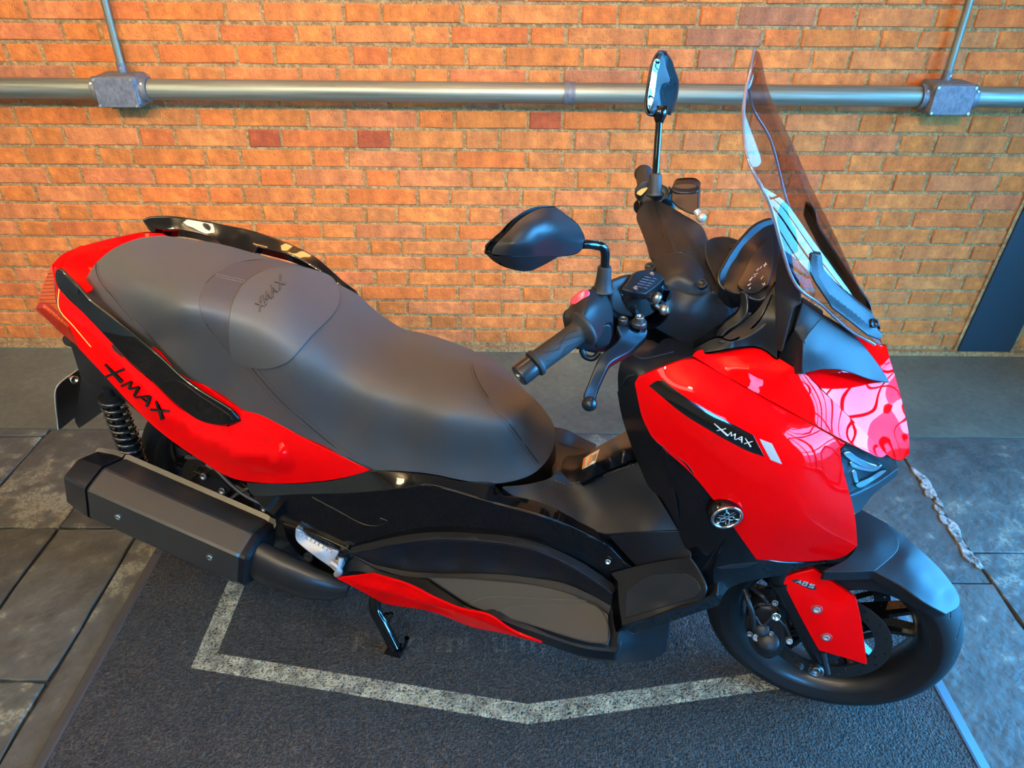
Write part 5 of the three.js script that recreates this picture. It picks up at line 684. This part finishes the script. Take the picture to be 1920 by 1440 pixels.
// ---------------------------------------------------------------- fork, front mudguard
{
  const fl = mesh('front_fork', merge([rod(V(-.018, .235, .094), at(1462, 1085, .102), .021, .024), rod(V(-.018, .235, -.094), V(-.145, .49, -.102), .021, .024), rod(at(1462, 1085, .102), V(-.2, .62, .095), .02), turned(V(-.012, .262, .07), V(-.012, .262, .115), [[0, 0], [.03, 0], [.032, .6], [.024, 1], [0, 1]])]), satin, scooter);
  mesh('axle_nut', merge([bolt(at(1529, 1254, .118), V(0, .1, 1), .017, .010), bolt(at(1529, 1254, .126), V(0, .1, 1), .010, .008)]), steel, fl);
  mesh('sensor', merge([rod(at(1492, 1245, .1), at(1503, 1250, .11), .007), rod(at(1544, 1222, .115), at(1552, 1262, .108), .006)]), mPlain([.05, .05, .055], .4, { metalness: .5 }), fl);
  const cal = panel([[1408, 1150, .095], [1425, 1135, .095], [1455, 1140, .095], [1470, 1165, .1], [1478, 1195, .1], [1462, 1225, .1], [1440, 1235, .1], [1415, 1220, .098], [1400, 1185, .095]], [], { r: .004, t: .04, dome: [.012, 14], back: true });
  const cm = mesh('brake_caliper', merge([cal.geo, turned(at(1440, 1200, .10), at(1440, 1200, .128), [[0, 0], [.026, 0], [.026, .7], [.02, 1], [0, 1]]), turned(at(1428, 1178, .10), at(1428, 1178, .122), [[0, 0], [.018, 0], [.018, .7], [.014, 1], [0, 1]])]), mPlain([.022, .022, .024], .4, { metalness: .4 }), scooter);
  for (const [x, y, r, m] of [[1454, 1154, .010, chrome], [1479, 1200, .007, alloy], [1418, 1193, .009, alloy], [1405, 1186, .007, steel], [1445, 1185, .006, steel], [1452, 1128, .007, steel], [1410, 1148, .006, steel]]) mesh('bolt', bolt(at(x, y, .118), V(.1, .4, 1), r, .008), m, cm);
  mesh('brake_hose', merge([pipe([at(1395, 1105, .1), at(1404, 1130, .12), at(1412, 1155, .125), at(1414, 1180, .12)], .006), pipe([at(1410, 1102, .09), at(1430, 1118, .11), at(1438, 1128, .11)], .005), pipe([at(1416, 1155, .122), at(1428, 1172, .125), at(1450, 1158, .122), at(1470, 1172, .118), at(1484, 1200, .11)], .0035)]), mPlain([.016, .016, .018], .35), cm);
  const fc = panel([[1467, 1087, .118, 1], [1493, 1077, .112], [1525, 1069, .104, 1], [1572, 1101, .104], [1604, 1124, .108, 1], [1612, 1159, .114], [1624, 1245, .124, 1], [1605, 1239, .126], [1537, 1219, .13, 1], [1507, 1165, .128]], [[1545, 1143, .126], [1560, 1190, .13], [1510, 1100, .122]], { r: .0025, t: .006 });
  const fcm = mesh('fork_cover', fc.geo, red, scooter); mesh('fork_cover', mirrored(fc.geo), red, scooter);
  for (const [x, y] of [[1531, 1142], [1549, 1194]]) { mesh('bolt_cup', turned(fc.F(x, y).addScaledVector(fc.N(x, y), -.001), fc.F(x, y).addScaledVector(fc.N(x, y), .0025), [[.006, 0], [.0125, 0], [.0115, 1], [.008, .9], [.006, .2]]), mPhys([.45, .03, .03], .3), fcm); mesh('bolt', bolt(fc.F(x, y), fc.N(x, y), .0075, .004), alloy, fcm); }
  mesh('lettering_ground', patch(fc, [[1484, 1088], [1494, 1086], [1531, 1101], [1528, 1106], [1520, 1105], [1490, 1092]], .0008), mPlain([.01, .01, .01], .4), fcm);
  mesh('lettering', strokes(fc, word('ABS', 1492, 1092, 9.5, 3.2, 4, -6, 1.22), .0013, 2.5), mPlain([.6, .58, .56], .4), fcm);
  // mudguard: points found on a cylinder round the axle, and on the plane of the tyre's side
  const inv = STEER.clone().invert(), we = eye.clone().applyMatrix4(inv);
  const onWheel = (px, py, r, c) => { const d = sight(px, py), q = d.clone().transformDirection(inv), a = q.x * q.x + q.y * q.y, b = we.x * q.x + we.y * q.y, e = we.x * we.x + we.y * we.y - r * r, D = b * b - a * e, t = (-b - Math.sqrt(Math.max(0, D))) / a, p = eye.clone().addScaledVector(d, t); return c ? [px, py, p.z, 1] : [px, py, p.z]; };
  const onSide = (px, py, z, c) => { const d = sight(px, py), q = d.clone().transformDirection(inv), t = (z - we.z) / q.z, p = eye.clone().addScaledVector(d, t); return c ? [px, py, p.z, 1] : [px, py, p.z]; };
  const TOP = [onWheel(1545, 1071, .292, 1), onWheel(1590, 1047, .296), onWheel(1606, 1025, .298), onWheel(1602, 967, .302, 1), onWheel(1616, 956, .302, 1), onWheel(1662, 981, .300, 1), onWheel(1682, 1010, .299), onWheel(1682, 1030, .297), onWheel(1640, 1069, .288, 1)];
  const top = panel([...TOP, onWheel(1590, 1071, .288)], [onWheel(1640, 1020, .300)], { r: .002, t: .02, dir: [0, -1, 0] });
  const nose = panel([onWheel(1662, 981, .300, 1), onWheel(1694, 1005, .297), onWheel(1747, 1051, .295), onWheel(1776, 1083, .294), onWheel(1797, 1116, .293), onWheel(1797, 1136, .291), onWheel(1774, 1150, .284, 1), onWheel(1735, 1129, .284), onWheel(1690, 1097, .285), onWheel(1640, 1069, .287, 1), onWheel(1683, 1030, .296), onWheel(1683, 1010, .298)], [onWheel(1730, 1075, .297), onWheel(1765, 1110, .296), onWheel(1700, 1045, .299)], { r: .003, t: .02, dir: [-.5, -.7, 0] });
  const flank = panel([onSide(1526, 1069, .078, 1), onSide(1545, 1072, .078), onSide(1590, 1072, .078), onSide(1640, 1070, .078, 1), onSide(1690, 1098, .078), onSide(1735, 1130, .076), onSide(1774, 1151, .070, 1), onSide(1735, 1147, .078), onSide(1700, 1130, .080), onSide(1659, 1113, .081), onSide(1620, 1106, .082), onSide(1590, 1107, .082, 1), onSide(1572, 1099, .082)], [], { r: .002, t: .012 });
  mesh('front_mudguard', merge([top.geo, nose.geo, flank.geo]), matte, scooter);
}
shade(scene);
renderer.render(scene, camera);
